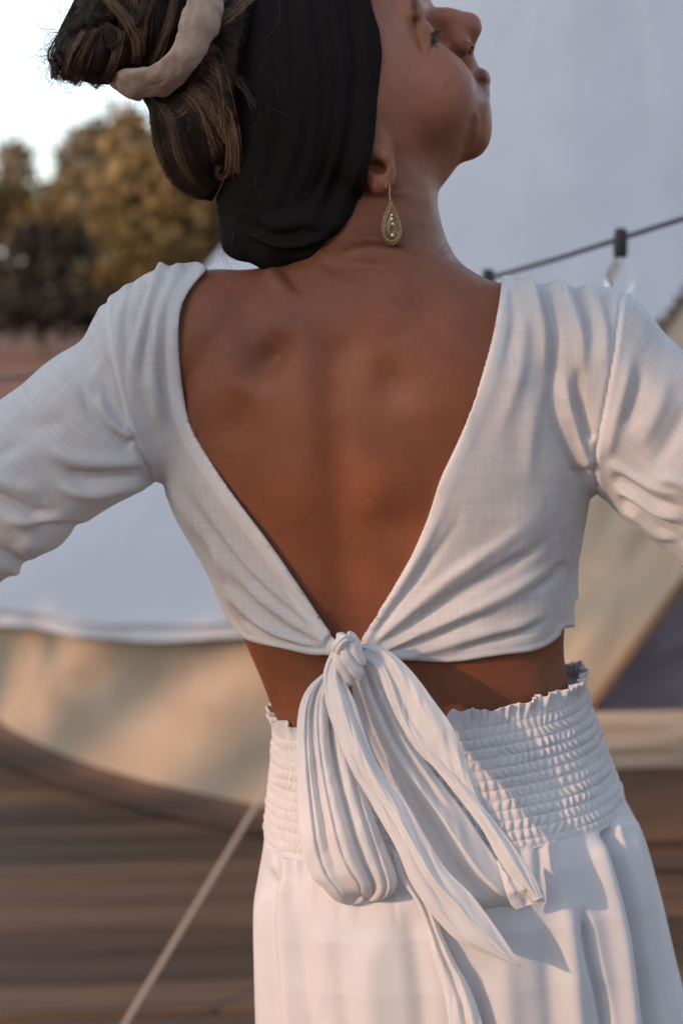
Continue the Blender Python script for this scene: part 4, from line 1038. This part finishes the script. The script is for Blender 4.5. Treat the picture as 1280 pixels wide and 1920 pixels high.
# scrunchie of twisted cloth round the base of the bun
def build_scrunchie():
    pts = [(236, 158, .036), (266, 156, .016), (304, 148, .004), (340, 118, -.004), (364, 78, -.006), (381, 30, -.002), (388, -20, .010), (378, -70, .035), (330, -110, .07), (270, -90, .10), (226, -20, .112), (212, 60, .105), (214, 120, .075)]
    c3 = np.array([at(*p) for p in pts]); c3 = np.vstack([c3, c3[:1]]); C_ = spline(c3, 260)[:-1]; n, m_ = len(C_), 60
    t = np.roll(C_, -1, 0)-np.roll(C_, 1, 0); t /= np.linalg.norm(t, axis=1, keepdims=True)
    cen = C_.mean(0); a = C_-cen; a -= (a*t).sum(1, keepdims=True)*t; a /= np.linalg.norm(a, axis=1, keepdims=True); b = np.cross(t, a)
    th = np.linspace(0, 2*math.pi, m_, endpoint=False); s = np.linspace(0, 1, n, endpoint=False)
    S, T = np.meshgrid(s, th, indexing='ij'); tw = T+S*7
    rb = .0122+.0016*np.sin(S*2*math.pi*4+1)
    r = rb*(1+.12*np.sin(tw*2+2.8*np.sin(S*19))+.07*np.sin(tw*3-S*46+1.8*np.sin(S*31))+.03*np.sin(tw*7+S*80+2*np.sin(S*40))+.06*fbm2(S*46, tw*.9, 88, 3))
    ce, se = np.cos(T), np.sin(T)
    V = C_[:, None]+a[:, None]*(r*ce*.62)[..., None]+b[:, None]*(r*se*1.30)[..., None]
    V = V.reshape(-1, 3); return V, orient(V, grid_faces(n, m_, True, True))
V_, F_ = build_scrunchie(); mesh('scrunchie', V_, F_, M_SCRUN, person)
# lashes and nose ring, earring
for k in range(24):
    u = k/23; x0 = 812-16*u**2.2; y0 = 60+46*u; ln = 15-5*u; a = hr.normal(-.15+.45*u, .15)
    c = np.array([[x0+ln*q*math.cos(a), y0+ln*q*math.sin(a)-3*q*(1-q)+2*q*q*(1 if u > .5 else -1)] for q in np.linspace(0, 1, 7)])
    L_.append(at(c[:, 0], c[:, 1], HY(800, -.047)+np.linspace(0, -.003, 7))); R_.append(np.linspace(.00055, .00014, 7)); S_.append(np.full(7, .2))
c = spline([(811, 62), (812, 80), (806, 98), (798, 114), (793, 124)], 14); L_.append(at(c[:, 0], c[:, 1], np.linspace(HY(800, -.046), HY(800, -.052), 14))); R_.append(np.interp(np.linspace(0, 1, 14), [0, .5, 1], [.0007, .0011, .0003])); S_.append(np.full(14, .2))
V_, F_ = tubes(L_, R_, 5); L_.clear(); R_.clear(); S_.clear(); mesh('eyelashes', V_, F_, M_LASH, person)
ear = empty('earring', tuple(at(728, 346, HY(728, -.080))))
tag(ear, 'gold filigree teardrop earring hanging from the ear lobe on a thin hook', 'earring')
EY = HY(730, -.0815)
c = spline([(724, 352), (723, 344), (727, 341), (730, 352), (730, 366), (731, 377)], 24); V_, F_ = tubes([at(c[:, 0], c[:, 1], EY)], [.00055], 8); mesh('hook', V_, F_, M_GOLD, ear)
def drop(sc, n=60, dx=0, dy=0):
    th = np.linspace(0, 2*math.pi, n); y = -np.cos(th); w = np.sin(th)*np.sin(th/2)**1.25*1.16
    return np.stack([734+dx+w*20*sc-2*(1-y)*sc*.6, 417+dy+y*39*sc], -1)
ls, rs = [], []
for sc, r, dy, dz in ((1.0, .0008, 0, 0), (.80, .0006, 4, -.0006), (.52, .0006, 9, -.0012), (.3, .0006, 11, -.0016)):
    q = drop(sc, dy=dy); ls.append(at(q[:, 0], q[:, 1], EY+dz)); rs.append(r)
for k in range(22):
    th = 2*math.pi*(k+.5)/22; y = -math.cos(th); w = math.sin(th)*math.sin(th/2)**1.25*1.16; cx, cy_ = 734+w*18-1.2*(1-y), 417+y*36
    a = np.linspace(0, 2*math.pi*1.4, 16); rr = np.linspace(3.4, 1.0, 16); ls.append(at(cx+rr*np.cos(a+th), cy_+rr*np.sin(a+th), EY-.0008)); rs.append(.00042)
for k in range(10):
    th = 2*math.pi*(k+.5)/10; cx, cy_ = 734+9*math.cos(th), 428+11*math.sin(th); a = np.linspace(0, 2*math.pi, 12); ls.append(at(cx+3.2*np.cos(a), cy_+3.2*np.sin(a), EY-.0014)); rs.append(.00042)
V_, F_ = tubes(ls, rs, 6); mesh('filigree', V_, F_, M_GOLD, ear)
def balls(cs, rads, nu=10, nv=7):
    Vs, Fs, o = [], [], 0
    u = np.linspace(0, 2*math.pi, nu, endpoint=False); v = np.linspace(-math.pi/2, math.pi/2, nv); U, W = np.meshgrid(u, v, indexing='ij')
    S = np.stack([np.cos(W)*np.cos(U), np.cos(W)*np.sin(U), np.sin(W)], -1).reshape(-1, 3); F = grid_faces(nu, nv, True, False)
    for c, r in zip(cs, rads): Vs.append(np.asarray(c)+S*r); Fs.append(F+o); o += len(S)
    return np.concatenate(Vs), np.concatenate(Fs)
q = drop(1.07, 30); V_, F_ = balls([at(a, b, EY) for a, b in q[4:-4]], [.00085]*22); mesh('bead_edge', V_, F_, M_GOLD, ear)
q = drop(.62, 40, dy=6); c = q.mean(0); V_ = np.concatenate([at(q[:, 0], q[:, 1], EY+.0012), [at(c[0], c[1]+6, EY-.0006)]]); mesh('backplate', V_, [[i, (i+1) % 40, 40] for i in range(39)], M_GOLD, ear)
for x, y, r in ((734, 403, .0011), (734, 411, .0013), (736, 420, .0010), (735, 441, .0013)):
    V_, F_ = balls([at(x, y, EY-.0022)], [r]); mesh('stone', V_, F_, M_STONE, ear)
nr = empty('nose_ring', tuple(at(878, 80, HY(878, -.016))))
tag(nr, 'thin gold ring with small dark ball through the nostril', 'nose ring')
c = spline([(871, 76), (874, 77), (879, 79), (884, 83), (886, 88)], 16); V_, F_ = tubes([at(c[:, 0], c[:, 1], np.linspace(HY(872, -.0235), HY(884, -.014), 16))], [.00055], 7); mesh('ring', V_, F_, M_GOLD, nr)
V_, F_ = balls([at(886, 89, HY(885, -.013))], [.0013]); mesh('ball', V_, F_, M_LASH, nr)
# ------------------------------------------------------------------ setting: ground, deck, tent, string lights, trees
def bxm(name, sx, sy, sz, bev, m):
    """one bevelled board, shared by every copy"""
    x, y, z = sx/2, sy/2, sz; b = bev
    ring = [(-y, -z), (y, -z), (y, -b), (y-b, 0), (-y+b, 0), (-y, -b)]
    V = [(xx, r[0], r[1]) for xx in (-x, x) for r in ring]; n = len(ring)
    F = [[i, (i+1) % n, n+(i+1) % n, n+i] for i in range(n)]+[list(range(n))[::-1], list(range(n, 2*n))]
    me = bpy.data.meshes.new(name); me.from_pydata(V, [], F); me.materials.append(m); return me
m, n, b, o = mat('red_earth'); c = obj_coord(n)
r = ramp(n, [(.3, (.105, .040, .016)), (.55, (.155, .060, .025)), (.75, (.20, .086, .038))], noise(n, c, .6, 6, .65)); n.links.new(r.outputs[0], b.inputs[0]); b.inputs['Roughness'].default_value = .95
bump(n, noise(n, c, 3, 6), .1, .5, b); M_EARTH = m
gx = np.array([-900, -300, -100, -40, -15, 15, 40, 100, 300, 900.]); Gx, Gy = np.meshgrid(gx, gx+20, indexing='ij')
tag(mesh('ground', np.stack([Gx, Gy, Gx*0-.17], -1).reshape(-1, 3), grid_faces(10, 10), M_EARTH, smooth=False), kind='structure')
m, n, b, o = mat('deck_wood'); c = obj_coord(n); oi = N(n, 'ObjectInfo')
gr = noise(n, mapping(n, c, (1.2, 38, 38)), 1.0, 5, .6); st = noise(n, mapping(n, c, (.7, 2.5, 2)), 1.0, 3)
r1 = ramp(n, [(.3, (.046, .028, .0155)), (.7, (.158, .096, .055))], gr)
r2 = ramp(n, [(0, (.62, .57, .52)), (.5, (.95, .93, .92)), (1, (1.40, 1.30, 1.15))], oi.outputs['Random'])
r3 = ramp(n, [(.35, (.8, .8, .84)), (.65, (1.1, 1.07, 1.0))], st)
col = mixc(n, 1, mixc(n, 1, r1.outputs[0], r2.outputs[0], 'MULTIPLY'), r3.outputs[0], 'MULTIPLY'); n.links.new(col, b.inputs[0]); b.inputs['Roughness'].default_value = .75
bump(n, gr, .003, .5, b); M_DECK = m
M_UNDER = simple('dark_soil', (.03, .022, .016), .95)
deck = empty('deck', (0, 2.0, 0)); deck.rotation_euler = (0, 0, math.radians(4.0)); tag(deck, kind='structure')
pm_ = bxm('plank', 9.0, .136, .028, .004, M_DECK); pr = np.random.default_rng(2)
for k in range(-30, 28):
    q = bpy.data.objects.new('plank', pm_); COL.objects.link(q); q.parent = deck; q.location = (pr.normal(0, .05), k*.150, pr.normal(-.001, .0015)); q.rotation_euler = (pr.normal(0, .004), 0, pr.normal(0, .0008))
pj = bxm('joist', 8.7, .07, .10, .004, M_UNDER)
for k in range(9):
    q = bpy.data.objects.new('joist', pj); COL.objects.link(q); q.parent = deck; q.location = (-4+k*1.0, -.2, -.032); q.rotation_euler = (0, 0, math.pi/2)
# ---- bell tent
def canvas(name, col, trans=.18, fine=700):
    m, n, b, o = mat(name); c = obj_coord(n)
    a = noise(n, c, 2.2, 4); r = ramp(n, [(.3, [x*.93 for x in col]), (.7, [min(x*1.04, .9) for x in col])], a); n.links.new(r.outputs[0], b.inputs[0]); b.inputs['Roughness'].default_value = .9; b.inputs['Specular IOR Level'].default_value = .2
    bp = bump(n, noise(n, c, fine, 2), .001, .4, None); bump(n, noise(n, c, 4.5, 3), .03, .25, b, bp)
    t = N(n, 'BsdfTranslucent'); n.links.new(r.outputs[0], t.inputs[0]); mx = N(n, 'MixShader'); mx.inputs[0].default_value = trans
    n.links.new(b.outputs[0], mx.inputs[1]); n.links.new(t.outputs[0], mx.inputs[2]); n.links.new(mx.outputs[0], o.inputs[0]); return m
M_ROOF = canvas('pale_canvas', (.60, .60, .63)); M_WALL = canvas('sand_canvas', (.46, .375, .29)); M_MUD = canvas('brown_pvc', (.105, .070, .054), 0); M_TRIM = canvas('brown_webbing', (.17, .11, .075), 0)
M_FLAP = canvas('sunglow_canvas', (.70, .56, .40), .3); M_INNER = canvas('mauve_interior', (.36, .30, .33), .05); M_ROPE = simple('guy_rope', (.42, .32, .24), .9, .2, 200)  # sun glow painted into flap colour, dim tent interior into the inner sheet
TCX, TCY, TR = .90, 4.90, 2.25
#TENT
tent = empty('bell_tent', (TCX, TCY, 0)); tag(tent, 'pale canvas bell tent with sand coloured wall standing on the wooden deck', 'tent')
nth = 220; th = np.linspace(0, 2*math.pi, nth, endpoint=False)      # 0 = towards the camera
def tpt(r, z, th): return np.stack(np.broadcast_arrays(TCX+r*np.sin(th), TCY-r*np.cos(th), z), -1)
front = np.cos(th)
eave = .35+.25*np.maximum(front, 0)**2+.010*np.cos(th*14)
AP = 3.15
DOOR = [(1500, 250), (1420, 370), (1282, 548), (1150, 725), (980, 955), (790, 1215), (790, 1700), (2300, 1700), (2300, 1215)]
def canvas_piece(name, rows, m, cut=True):
    G = np.stack(rows); F = grid_faces(len(rows), nth, False, True); V = G.reshape(-1, 3)
    if cut:      # the entrance is an opening in roof and wall
        px, py = proj(V[F].mean(1)); F = F[~(inside_poly(px, py, DOOR) & (V[F].mean(1)[:, 1] < 4.2))]
    u, F = keep(V, F, np.ones(len(F), bool)); return mesh(name, V[u], F, m, tent)
nth = 420; th = np.linspace(0, 2*math.pi, nth, endpoint=False); front = np.cos(th)
eave = .35+.25*np.maximum(front, 0)**2+.010*np.cos(th*14)
rr_ = []
for s in np.linspace(0, 1, 90):
    r = .03+(TR+.05)*s; sag = .05*np.sin(math.pi*s)*(1+.2*np.cos(th*14))
    rr_.append(tpt(r-.02*np.cos(th*14)*s*(1-s), AP*(1-s)+eave*s-sag+.004*fbm2(th*14, np.full(nth, s*9), 33, 2), th))
canvas_piece('roof', rr_, M_ROOF)
canvas_piece('valance', [tpt(TR-.06, eave+.085, th), tpt(TR-.01, eave+.048, th)]+[tpt(TR+.058+.003*k+.008*np.cos(th*40)*k/6, eave+.004-.008*k, th) for k in range(7)], M_ROOF)
canvas_piece('wall', [tpt(TR-.01+.012*np.sin(th*14+1)*(1-s)+.016*fbm2(th*14, np.full(nth, s*2.2), 19, 3)*math.sin(math.pi*min(s+.15, 1)), (eave-.005)*(1-s)+.035*s, th) for s in np.linspace(0, 1, 24)], M_WALL)
canvas_piece('groundsheet', [tpt(TR-.014+.010*s+.02*s*s, .046*(1-s)+.012*s, th) for s in np.linspace(0, 1, 8)]+[tpt(TR+.03+.085*s, .012-.003*s, th) for s in np.linspace(.2, 1, 4)], M_MUD, False)
V_ = np.concatenate([[(TCX, TCY, .006)], tpt(TR+.03, .006, th)]); mesh('floor', V_, [[0, 1+i, 1+(i+1) % nth] for i in range(nth)], M_MUD, tent)
V_, F_ = tubes([np.array([(TCX, TCY, 0), (TCX, TCY, AP)])], [.02], 10); mesh('centre_pole', V_, F_, M_TRIM, tent)
V_, F_ = balls([(TCX, TCY, AP+.01)], [.06], 14, 9); mesh('peak_cap', V_, F_, M_TRIM, tent)
# entrance on the right: drawn-back flap, porch edge, lining behind it, low sill
def sheet(name, A, B, m, nu=40, nv=24, puff=0.0, thick=.004, seed=3):
    A = spline(A, nu); B = spline(B, nu); s = np.linspace(0, 1, nv)[None, :, None]
    Gf = A[:, None]*(1-s)+B[:, None]*s
    w = puff*np.sin(math.pi*s[..., 0])*(.6+.5*fbm2(np.linspace(0, 4, nu)[:, None], np.linspace(0, 5, nv)[None], seed, 3))
    Gf[..., 1] -= w; Gb = Gf+np.array([0, thick, 0])
    G_ = np.concatenate([Gf, Gb[:, ::-1]], 1); return mesh(name, G_.reshape(-1, 3), grid_faces(nu, 2*nv, False, True), m, tent)
PO = [at(1420, 370, 3.58), at(1282, 548, 3.37), at(1150, 725, 3.13), at(980, 955, 2.91), at(790, 1215, 2.73), at(760, 1260, 2.70)]
PI_ = [at(1420, 905, 3.00), at(1290, 1080, 2.90), at(1200, 1200, 2.84), at(1130, 1296, 2.80), at(1085, 1356, 2.78), at(1000, 1455, 2.74)]
sheet('door_flap', PO, PI_, M_FLAP, puff=.04)
V_, F_ = tubes([spline(PO, 60)+np.array([0, -.012, .012])], [.024], 10); mesh('porch_edge', V_, F_, M_TRIM, tent)
V_, F_ = tubes([spline(PI_, 60)+np.array([0, -.006, 0])], [.012], 8); mesh('flap_hem', V_, F_, M_TRIM, tent)
sheet('interior_backdrop', [at(1620, 700, 3.50), at(1500, 840, 3.48), at(1300, 1010, 3.46), at(1100, 1290, 3.44), at(1000, 1400, 3.44)], [at(1620, 1372, 3.47), at(1500, 1372, 3.46), at(1380, 1372, 3.44), at(1200, 1372, 3.42), at(1000, 1420, 3.42)], M_INNER, puff=.03, seed=9)  # sheet coloured to stand in for the dim interior behind the doorway
SL = [(1000, 1338, 2.64), (1200, 1334, 2.63), (1350, 1330, 2.64), (1620, 1326, 2.70)]
sheet('sill', [at(*q) for q in SL], [at(q[0], 1446-.02*(q[0]-1000), q[2]-.01) for q in SL], M_WALL, puff=.015, seed=12)
sheet('sill_base', [at(q[0], 1444-.02*(q[0]-1000), q[2]) for q in SL], [at(q[0], 1586-.02*(q[0]-1000), q[2]-.02) for q in SL], M_MUD, puff=.006, seed=14)
E0 = at(674, 1188, 2.66); G0 = at(196, 2004, 1.55); G0[2] = .0
V_, F_ = tubes([np.linspace(E0, G0, 30)], [.0048], 7); mesh('guy_rope', V_, F_, M_ROPE, tent)
V_, F_ = tubes([np.array([G0+[0, 0, .06], G0+[.02, .03, -.05]])], [.006], 7); mesh('tent_peg', V_, F_, M_GOLD, tent)
# ---- string of festoon lights across the deck
m, n, b, o = mat('bulb_glass'); b.inputs['Base Color'].default_value = (.95, .96, .97, 1); b.inputs['Transmission Weight'].default_value = .95; b.inputs['Roughness'].default_value = .03; b.inputs['IOR'].default_value = 1.09; M_GLASS = m
M_CABLE = simple('grey_cable', (.06, .06, .07), .6, .15, 60); M_SOCK = simple('black_socket', (.012, .011, .012), .5, .2, 60); M_FIL = simple('filament', (.55, .52, .46), .4)
sl_ = empty('string_light', tuple(at(915, 522, 1.2))); tag(sl_, 'grey festoon cable with clear bulbs in black sockets, strung behind the woman', 'string lights')
cb = [at(1900, 215, .55), at(1560, 322, .74), at(1280, 410, .90), at(1163, 447, .98), at(1040, 486, 1.07), at(915, 522, 1.17), at(760, 567, 1.3), at(560, 620, 1.45), at(300, 676, 1.65), at(55, 705, 1.82), at(0, 711, 1.86), at(-300, 726, 2.1), at(-700, 716, 2.5)]
cc = spline(cb, 200); V_, F_ = tubes([cc], [.0035], 8); mesh('cable', V_, F_, M_CABLE, sl_)
def lathe(prof, c, nu=20):
    u = np.linspace(0, 2*math.pi, nu, endpoint=False); pr_ = np.asarray(prof)
    V = np.stack([c[0]+pr_[:, None, 0]*np.cos(u), c[1]+pr_[:, None, 0]*np.sin(u), c[2]+pr_[:, None, 1]+0*u], -1); return V.reshape(-1, 3), grid_faces(len(pr_), nu, False, True)
for p in (at(1560, 322, .74), at(1163, 447, .98), at(915, 522, 1.17), at(705, 582, 1.34), at(455, 645, 1.53), at(168, 694, 1.745), at(-150, 721, 1.98), at(-480, 724, 2.3)):
    V_, F_ = lathe([(0, .014), (.008, .013), (.0095, .006), (.0100, -.016), (.0092, -.021), (.0088, -.026), (0, -.026)], p, 18); s1 = mesh('socket', V_, F_, M_SOCK, sl_)
    V_, F_ = lathe([(.0082, -.026), (.0085, -.030), (.012, -.036), (.0172, -.044), (.0195, -.055), (.0180, -.066), (.0120, -.0745), (.005, -.0778), (0, -.078)], p, 22); mesh('bulb', V_, F_, M_GLASS, s1)
    V_, F_ = tubes([np.array([p+[x, 0, z] for x, z in ((-.003, -.028), (-.004, -.047), (0, -.054), (.004, -.047), (.003, -.028))])], [.0006], 5); mesh('filament', V_, F_, M_FIL, s1)
# ---- trees
M_BARK = simple('bark', (.075, .055, .042), .95, .35, 3, .02)
def leaf_mat(name, a, b_):
    m, n, b, o = mat(name); g = attr(n, 'shade').outputs['Fac']
    r = ramp(n, [(0, a), (1, b_)], g); n.links.new(r.outputs[0], b.inputs[0]); b.inputs['Roughness'].default_value = .75; b.inputs['Specular IOR Level'].default_value = .2
    t = N(n, 'BsdfTranslucent'); n.links.new(r.outputs[0], t.inputs[0]); mx = N(n, 'MixShader'); mx.inputs[0].default_value = .3
    n.links.new(b.outputs[0], mx.inputs[1]); n.links.new(t.outputs[0], mx.inputs[2]); n.links.new(mx.outputs[0], o.inputs[0]); return m
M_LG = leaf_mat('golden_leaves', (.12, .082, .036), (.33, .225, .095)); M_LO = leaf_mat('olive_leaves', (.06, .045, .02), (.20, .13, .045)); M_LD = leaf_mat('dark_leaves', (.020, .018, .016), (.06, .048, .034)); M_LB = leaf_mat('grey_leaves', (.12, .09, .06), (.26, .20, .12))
tr = np.random.default_rng(99)
def leaves(blobs, count, size, hollow=.35):
    """leaf-sized faces clumped through several crown blobs (centre, radii)"""
    Vs, Sh = [], []; vol = np.array([b[1][0]*b[1][1]*b[1][2] for b in blobs])**.67; k = tr.choice(len(blobs), count//7, p=vol/vol.sum())
    for q in k:
        c, R = np.asarray(blobs[q][0]), np.asarray(blobs[q][1]); d = tr.normal(size=3); d /= np.linalg.norm(d); rr = (hollow+(1-hollow)*tr.random())**.5 if hollow < 1 else 1
        cen = c+d*R*rr*tr.uniform(.75, 1.06); sh = np.clip(tr.normal(.5, .22), 0, 1)
        p = cen+tr.normal(size=(7, 3))*size*1.1
        a = tr.normal(size=(7, 3)); a /= np.linalg.norm(a, axis=1, keepdims=True); b2 = np.cross(a, tr.normal(size=(7, 3))); b2 /= np.linalg.norm(b2, axis=1, keepdims=True)
        s1 = size*tr.uniform(.6, 1.2, (7, 1)); s2 = s1*.55
        Vs.append(np.stack([p-a*s1, p+b2*s2, p+a*s1, p-b2*s2], 1)); Sh.append(np.repeat(np.clip(sh+tr.normal(0, .12, 7), 0, 1), 4))
    V = np.concatenate(Vs).reshape(-1, 3); return V, np.arange(len(V)).reshape(-1, 4), np.concatenate(Sh)
GZ = -.17
def tree(name, label, x, y, h, blobs, m, count, size, trunk_r=.12, group=None, lean=0.0, cat='tree', limbs=5):
    t = empty(name, (x, y, GZ)); tag(t, label, cat, group)
    top_ = np.array([x+lean, y, GZ+h*.8]); ls, rs = [spline([(x, y, GZ), (x+lean*.3+.05, y, GZ+h*.3), (x+lean*.6-.05, y, GZ+h*.55), top_], 14)], [np.linspace(trunk_r, trunk_r*.25, 14)]
    for k in range(limbs):
        b_ = blobs[k % len(blobs)]; e = np.asarray(b_[0])+tr.normal(size=3)*np.asarray(b_[1])*.35; s = ls[0][int(4+tr.integers(0, 6))]
        ls.append(spline([s, (s+e)/2+np.array([0, 0, .1*h*.2]), e], 8)); rs.append(np.linspace(trunk_r*.45, trunk_r*.1, 8))
    V, F = tubes(ls, rs, 7); mesh('trunk', V, F, M_BARK, t)
    V, F, S = leaves(blobs, count, size, .35); mesh('crown', V, F, m, t, smooth=False, attrs={'shade': S}); return t
def far(px, py, Y): return at(px, py, Y)
def sc_(Y): return (Y+DIST)/FPX
def crown(Y, spec): return [(far(px, py, Y+tr.normal(0, .4)), (rx*sc_(Y), .8*max(rx, ry)*sc_(Y), ry*sc_(Y))) for px, py, rx, ry in spec]
def ptree(name, label, px, toppy, Y, spec, m, count, size, **k):
    b = far(px, 600, Y); tree(name, label, b[0], Y, far(px, toppy, Y)[2]-GZ, crown(Y, spec), m, count, size, **k)
ptree('golden_tree', 'tall golden olive tree just left of the hair bun, highest of the row', 262, 205, 42, [(245, 235, 26, 36), (262, 320, 70, 70), (300, 380, 80, 70), (230, 400, 70, 60), (340, 330, 60, 70), (290, 450, 90, 50)], M_LG, 3000, .20, group='trees beyond the red earth')
ptree('grey_tree', 'thin grey-brown tree showing sky through its crown, left of the golden tree', 165, 240, 48, [(175, 262, 34, 28), (150, 300, 40, 34), (195, 300, 34, 44), (165, 345, 46, 34)], M_LB, 1300, .20, group='trees beyond the red earth')
ptree('slim_tree', 'small slim tree with a round top at the far left of the tree row', 28, 272, 50, [(28, 300, 22, 28), (28, 345, 22, 30), (20, 395, 44, 40)], M_LB, 800, .2, group='trees beyond the red earth')
ptree('low_tree', 'low spreading golden tree below the slim round-topped one', 70, 345, 44, [(20, 385, 60, 38), (90, 385, 60, 36), (60, 430, 90, 40), (150, 420, 50, 40), (-60, 400, 60, 50)], M_LG, 2200, .2, group='trees beyond the red earth')
ptree('bright_tree', 'golden tree partly hidden behind the back of the head', 400, 250, 45, [(400, 290, 70, 60), (370, 370, 70, 70), (440, 380, 70, 80), (400, 460, 100, 50)], M_LG, 2400, .2, group='trees beyond the red earth')
ptree('dark_bush', 'dark bush low in front of the golden trees', 80, 420, 38, [(85, 470, 70, 60), (60, 560, 110, 60), (150, 500, 70, 70), (-20, 540, 60, 70)], M_LD, 2600, .15, limbs=6, trunk_r=.08, cat='bush', group='bushes under the trees')
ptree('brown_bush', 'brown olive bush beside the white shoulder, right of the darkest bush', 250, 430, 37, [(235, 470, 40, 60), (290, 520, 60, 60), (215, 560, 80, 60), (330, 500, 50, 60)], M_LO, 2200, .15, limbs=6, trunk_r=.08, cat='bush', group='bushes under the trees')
ptree('foot_bush', 'darkest bush at the foot of the brown one', 190, 500, 36, [(180, 575, 90, 40), (270, 585, 80, 36), (60, 590, 90, 32), (345, 580, 60, 40), (400, 560, 60, 50)], M_LD, 2400, .14, limbs=6, trunk_r=.08, cat='bush', group='bushes under the trees')  # bush with the darkest leaf colour
# unseen tree added behind the camera, crown shaped to shade her back and tent
s_ = np.array(sun_dir); hh = np.array([-s_[1], s_[0], 0]); hh /= np.linalg.norm(hh)
if hh[0] < 0: hh = -hh
uu = np.array([0, 0, 1])-s_*s_[2]; uu /= np.linalg.norm(uu)
M0 = at(850, 1130, 0)
def shade_pt(h, u, d): return M0+s_*d+hh*h+uu*u
TB = [(shade_pt(-.70, .64, 12), (.72, .72, .72)), (shade_pt(.02, .74, 12), (.22, .22, .22)), (shade_pt(-3.3, .62, 12.3), (.85, .85, .85)), (shade_pt(-2.75, .52, 12.3), (.58, .58, .58)), (shade_pt(-2.4, 3.05, 12.4), (2.5, 2.5, 2.5)), (shade_pt(.3, 3.2, 12.2), (2.1, 2.1, 1.9)), (shade_pt(-1.4, 2.0, 12.2), (1.3, 1.3, 1.1)), (shade_pt(-.2, 1.5, 12), (.8, .8, .7)), (shade_pt(-3.35, 1.32, 12.3), (1.5, 1.5, 1.5))]
tb_ = shade_pt(-5.0, 2.0, 12.4); cx_, cy__ = tb_[0], tb_[1]
tree('added_shade_tree', 'unseen tree added behind the camera, crown shaped to shade woman and tent', cx_, cy__, 8.5, TB, M_LO, 30000, .16, trunk_r=.3, limbs=8, lean=(TB[5][0][0]-cx_)*.45)
# unseen trees added behind the camera to block the low sky light
for k, (az, d_, h_, r_) in enumerate(((150, 15, 6.0, 2.6), (172, 13, 5.6, 2.5), (193, 15, 6.2, 2.7), (212, 14, 4.4, 2.2), (232, 17, 3.6, 2.2), (250, 14, 4.6, 2.3), (268, 13, 5.4, 2.5), (128, 16, 5.4, 2.6))):
    x_, y_ = math.sin(math.radians(az))*d_, math.cos(math.radians(az))*d_-DIST
    tree('skyblock_tree', 'unseen leafy tree added behind the camera to block low sky light', x_, y_, h_, [((x_, y_, h_*.68), (r_, r_, h_*.34)), ((x_-r_*.7, y_, h_*.42), (r_*.8, r_*.8, h_*.30)), ((x_+r_*.7, y_, h_*.42), (r_*.8, r_*.8, h_*.30))], M_LO, 2600, .26, trunk_r=.16, group='unseen trees blocking the low sky')
# the row of trees goes on beyond the left edge of the picture
for px, top_, Y, w_, lab in ((-190, 250, 43, 1.0, 'broad golden tree beyond the left edge, first of the outer row'), (-430, 290, 46, 1.15, 'rounded golden tree in the outer row, behind the slim one'), (-720, 240, 44, 1.2, 'taller golden tree in the middle of the outer row'), (-1050, 270, 47, 1.3, 'wide golden tree near the end of the outer row'), (-1450, 250, 46, 1.3, 'last golden tree of the outer row')):
    ptree('golden_tree', lab, px, top_, Y, [(px, top_+45, 60*w_, 50), (px-50, top_+110, 80*w_, 60), (px+60, top_+120, 80*w_, 70), (px, top_+200, 120*w_, 60)], M_LG, 1800, .2, group='trees beyond the red earth')
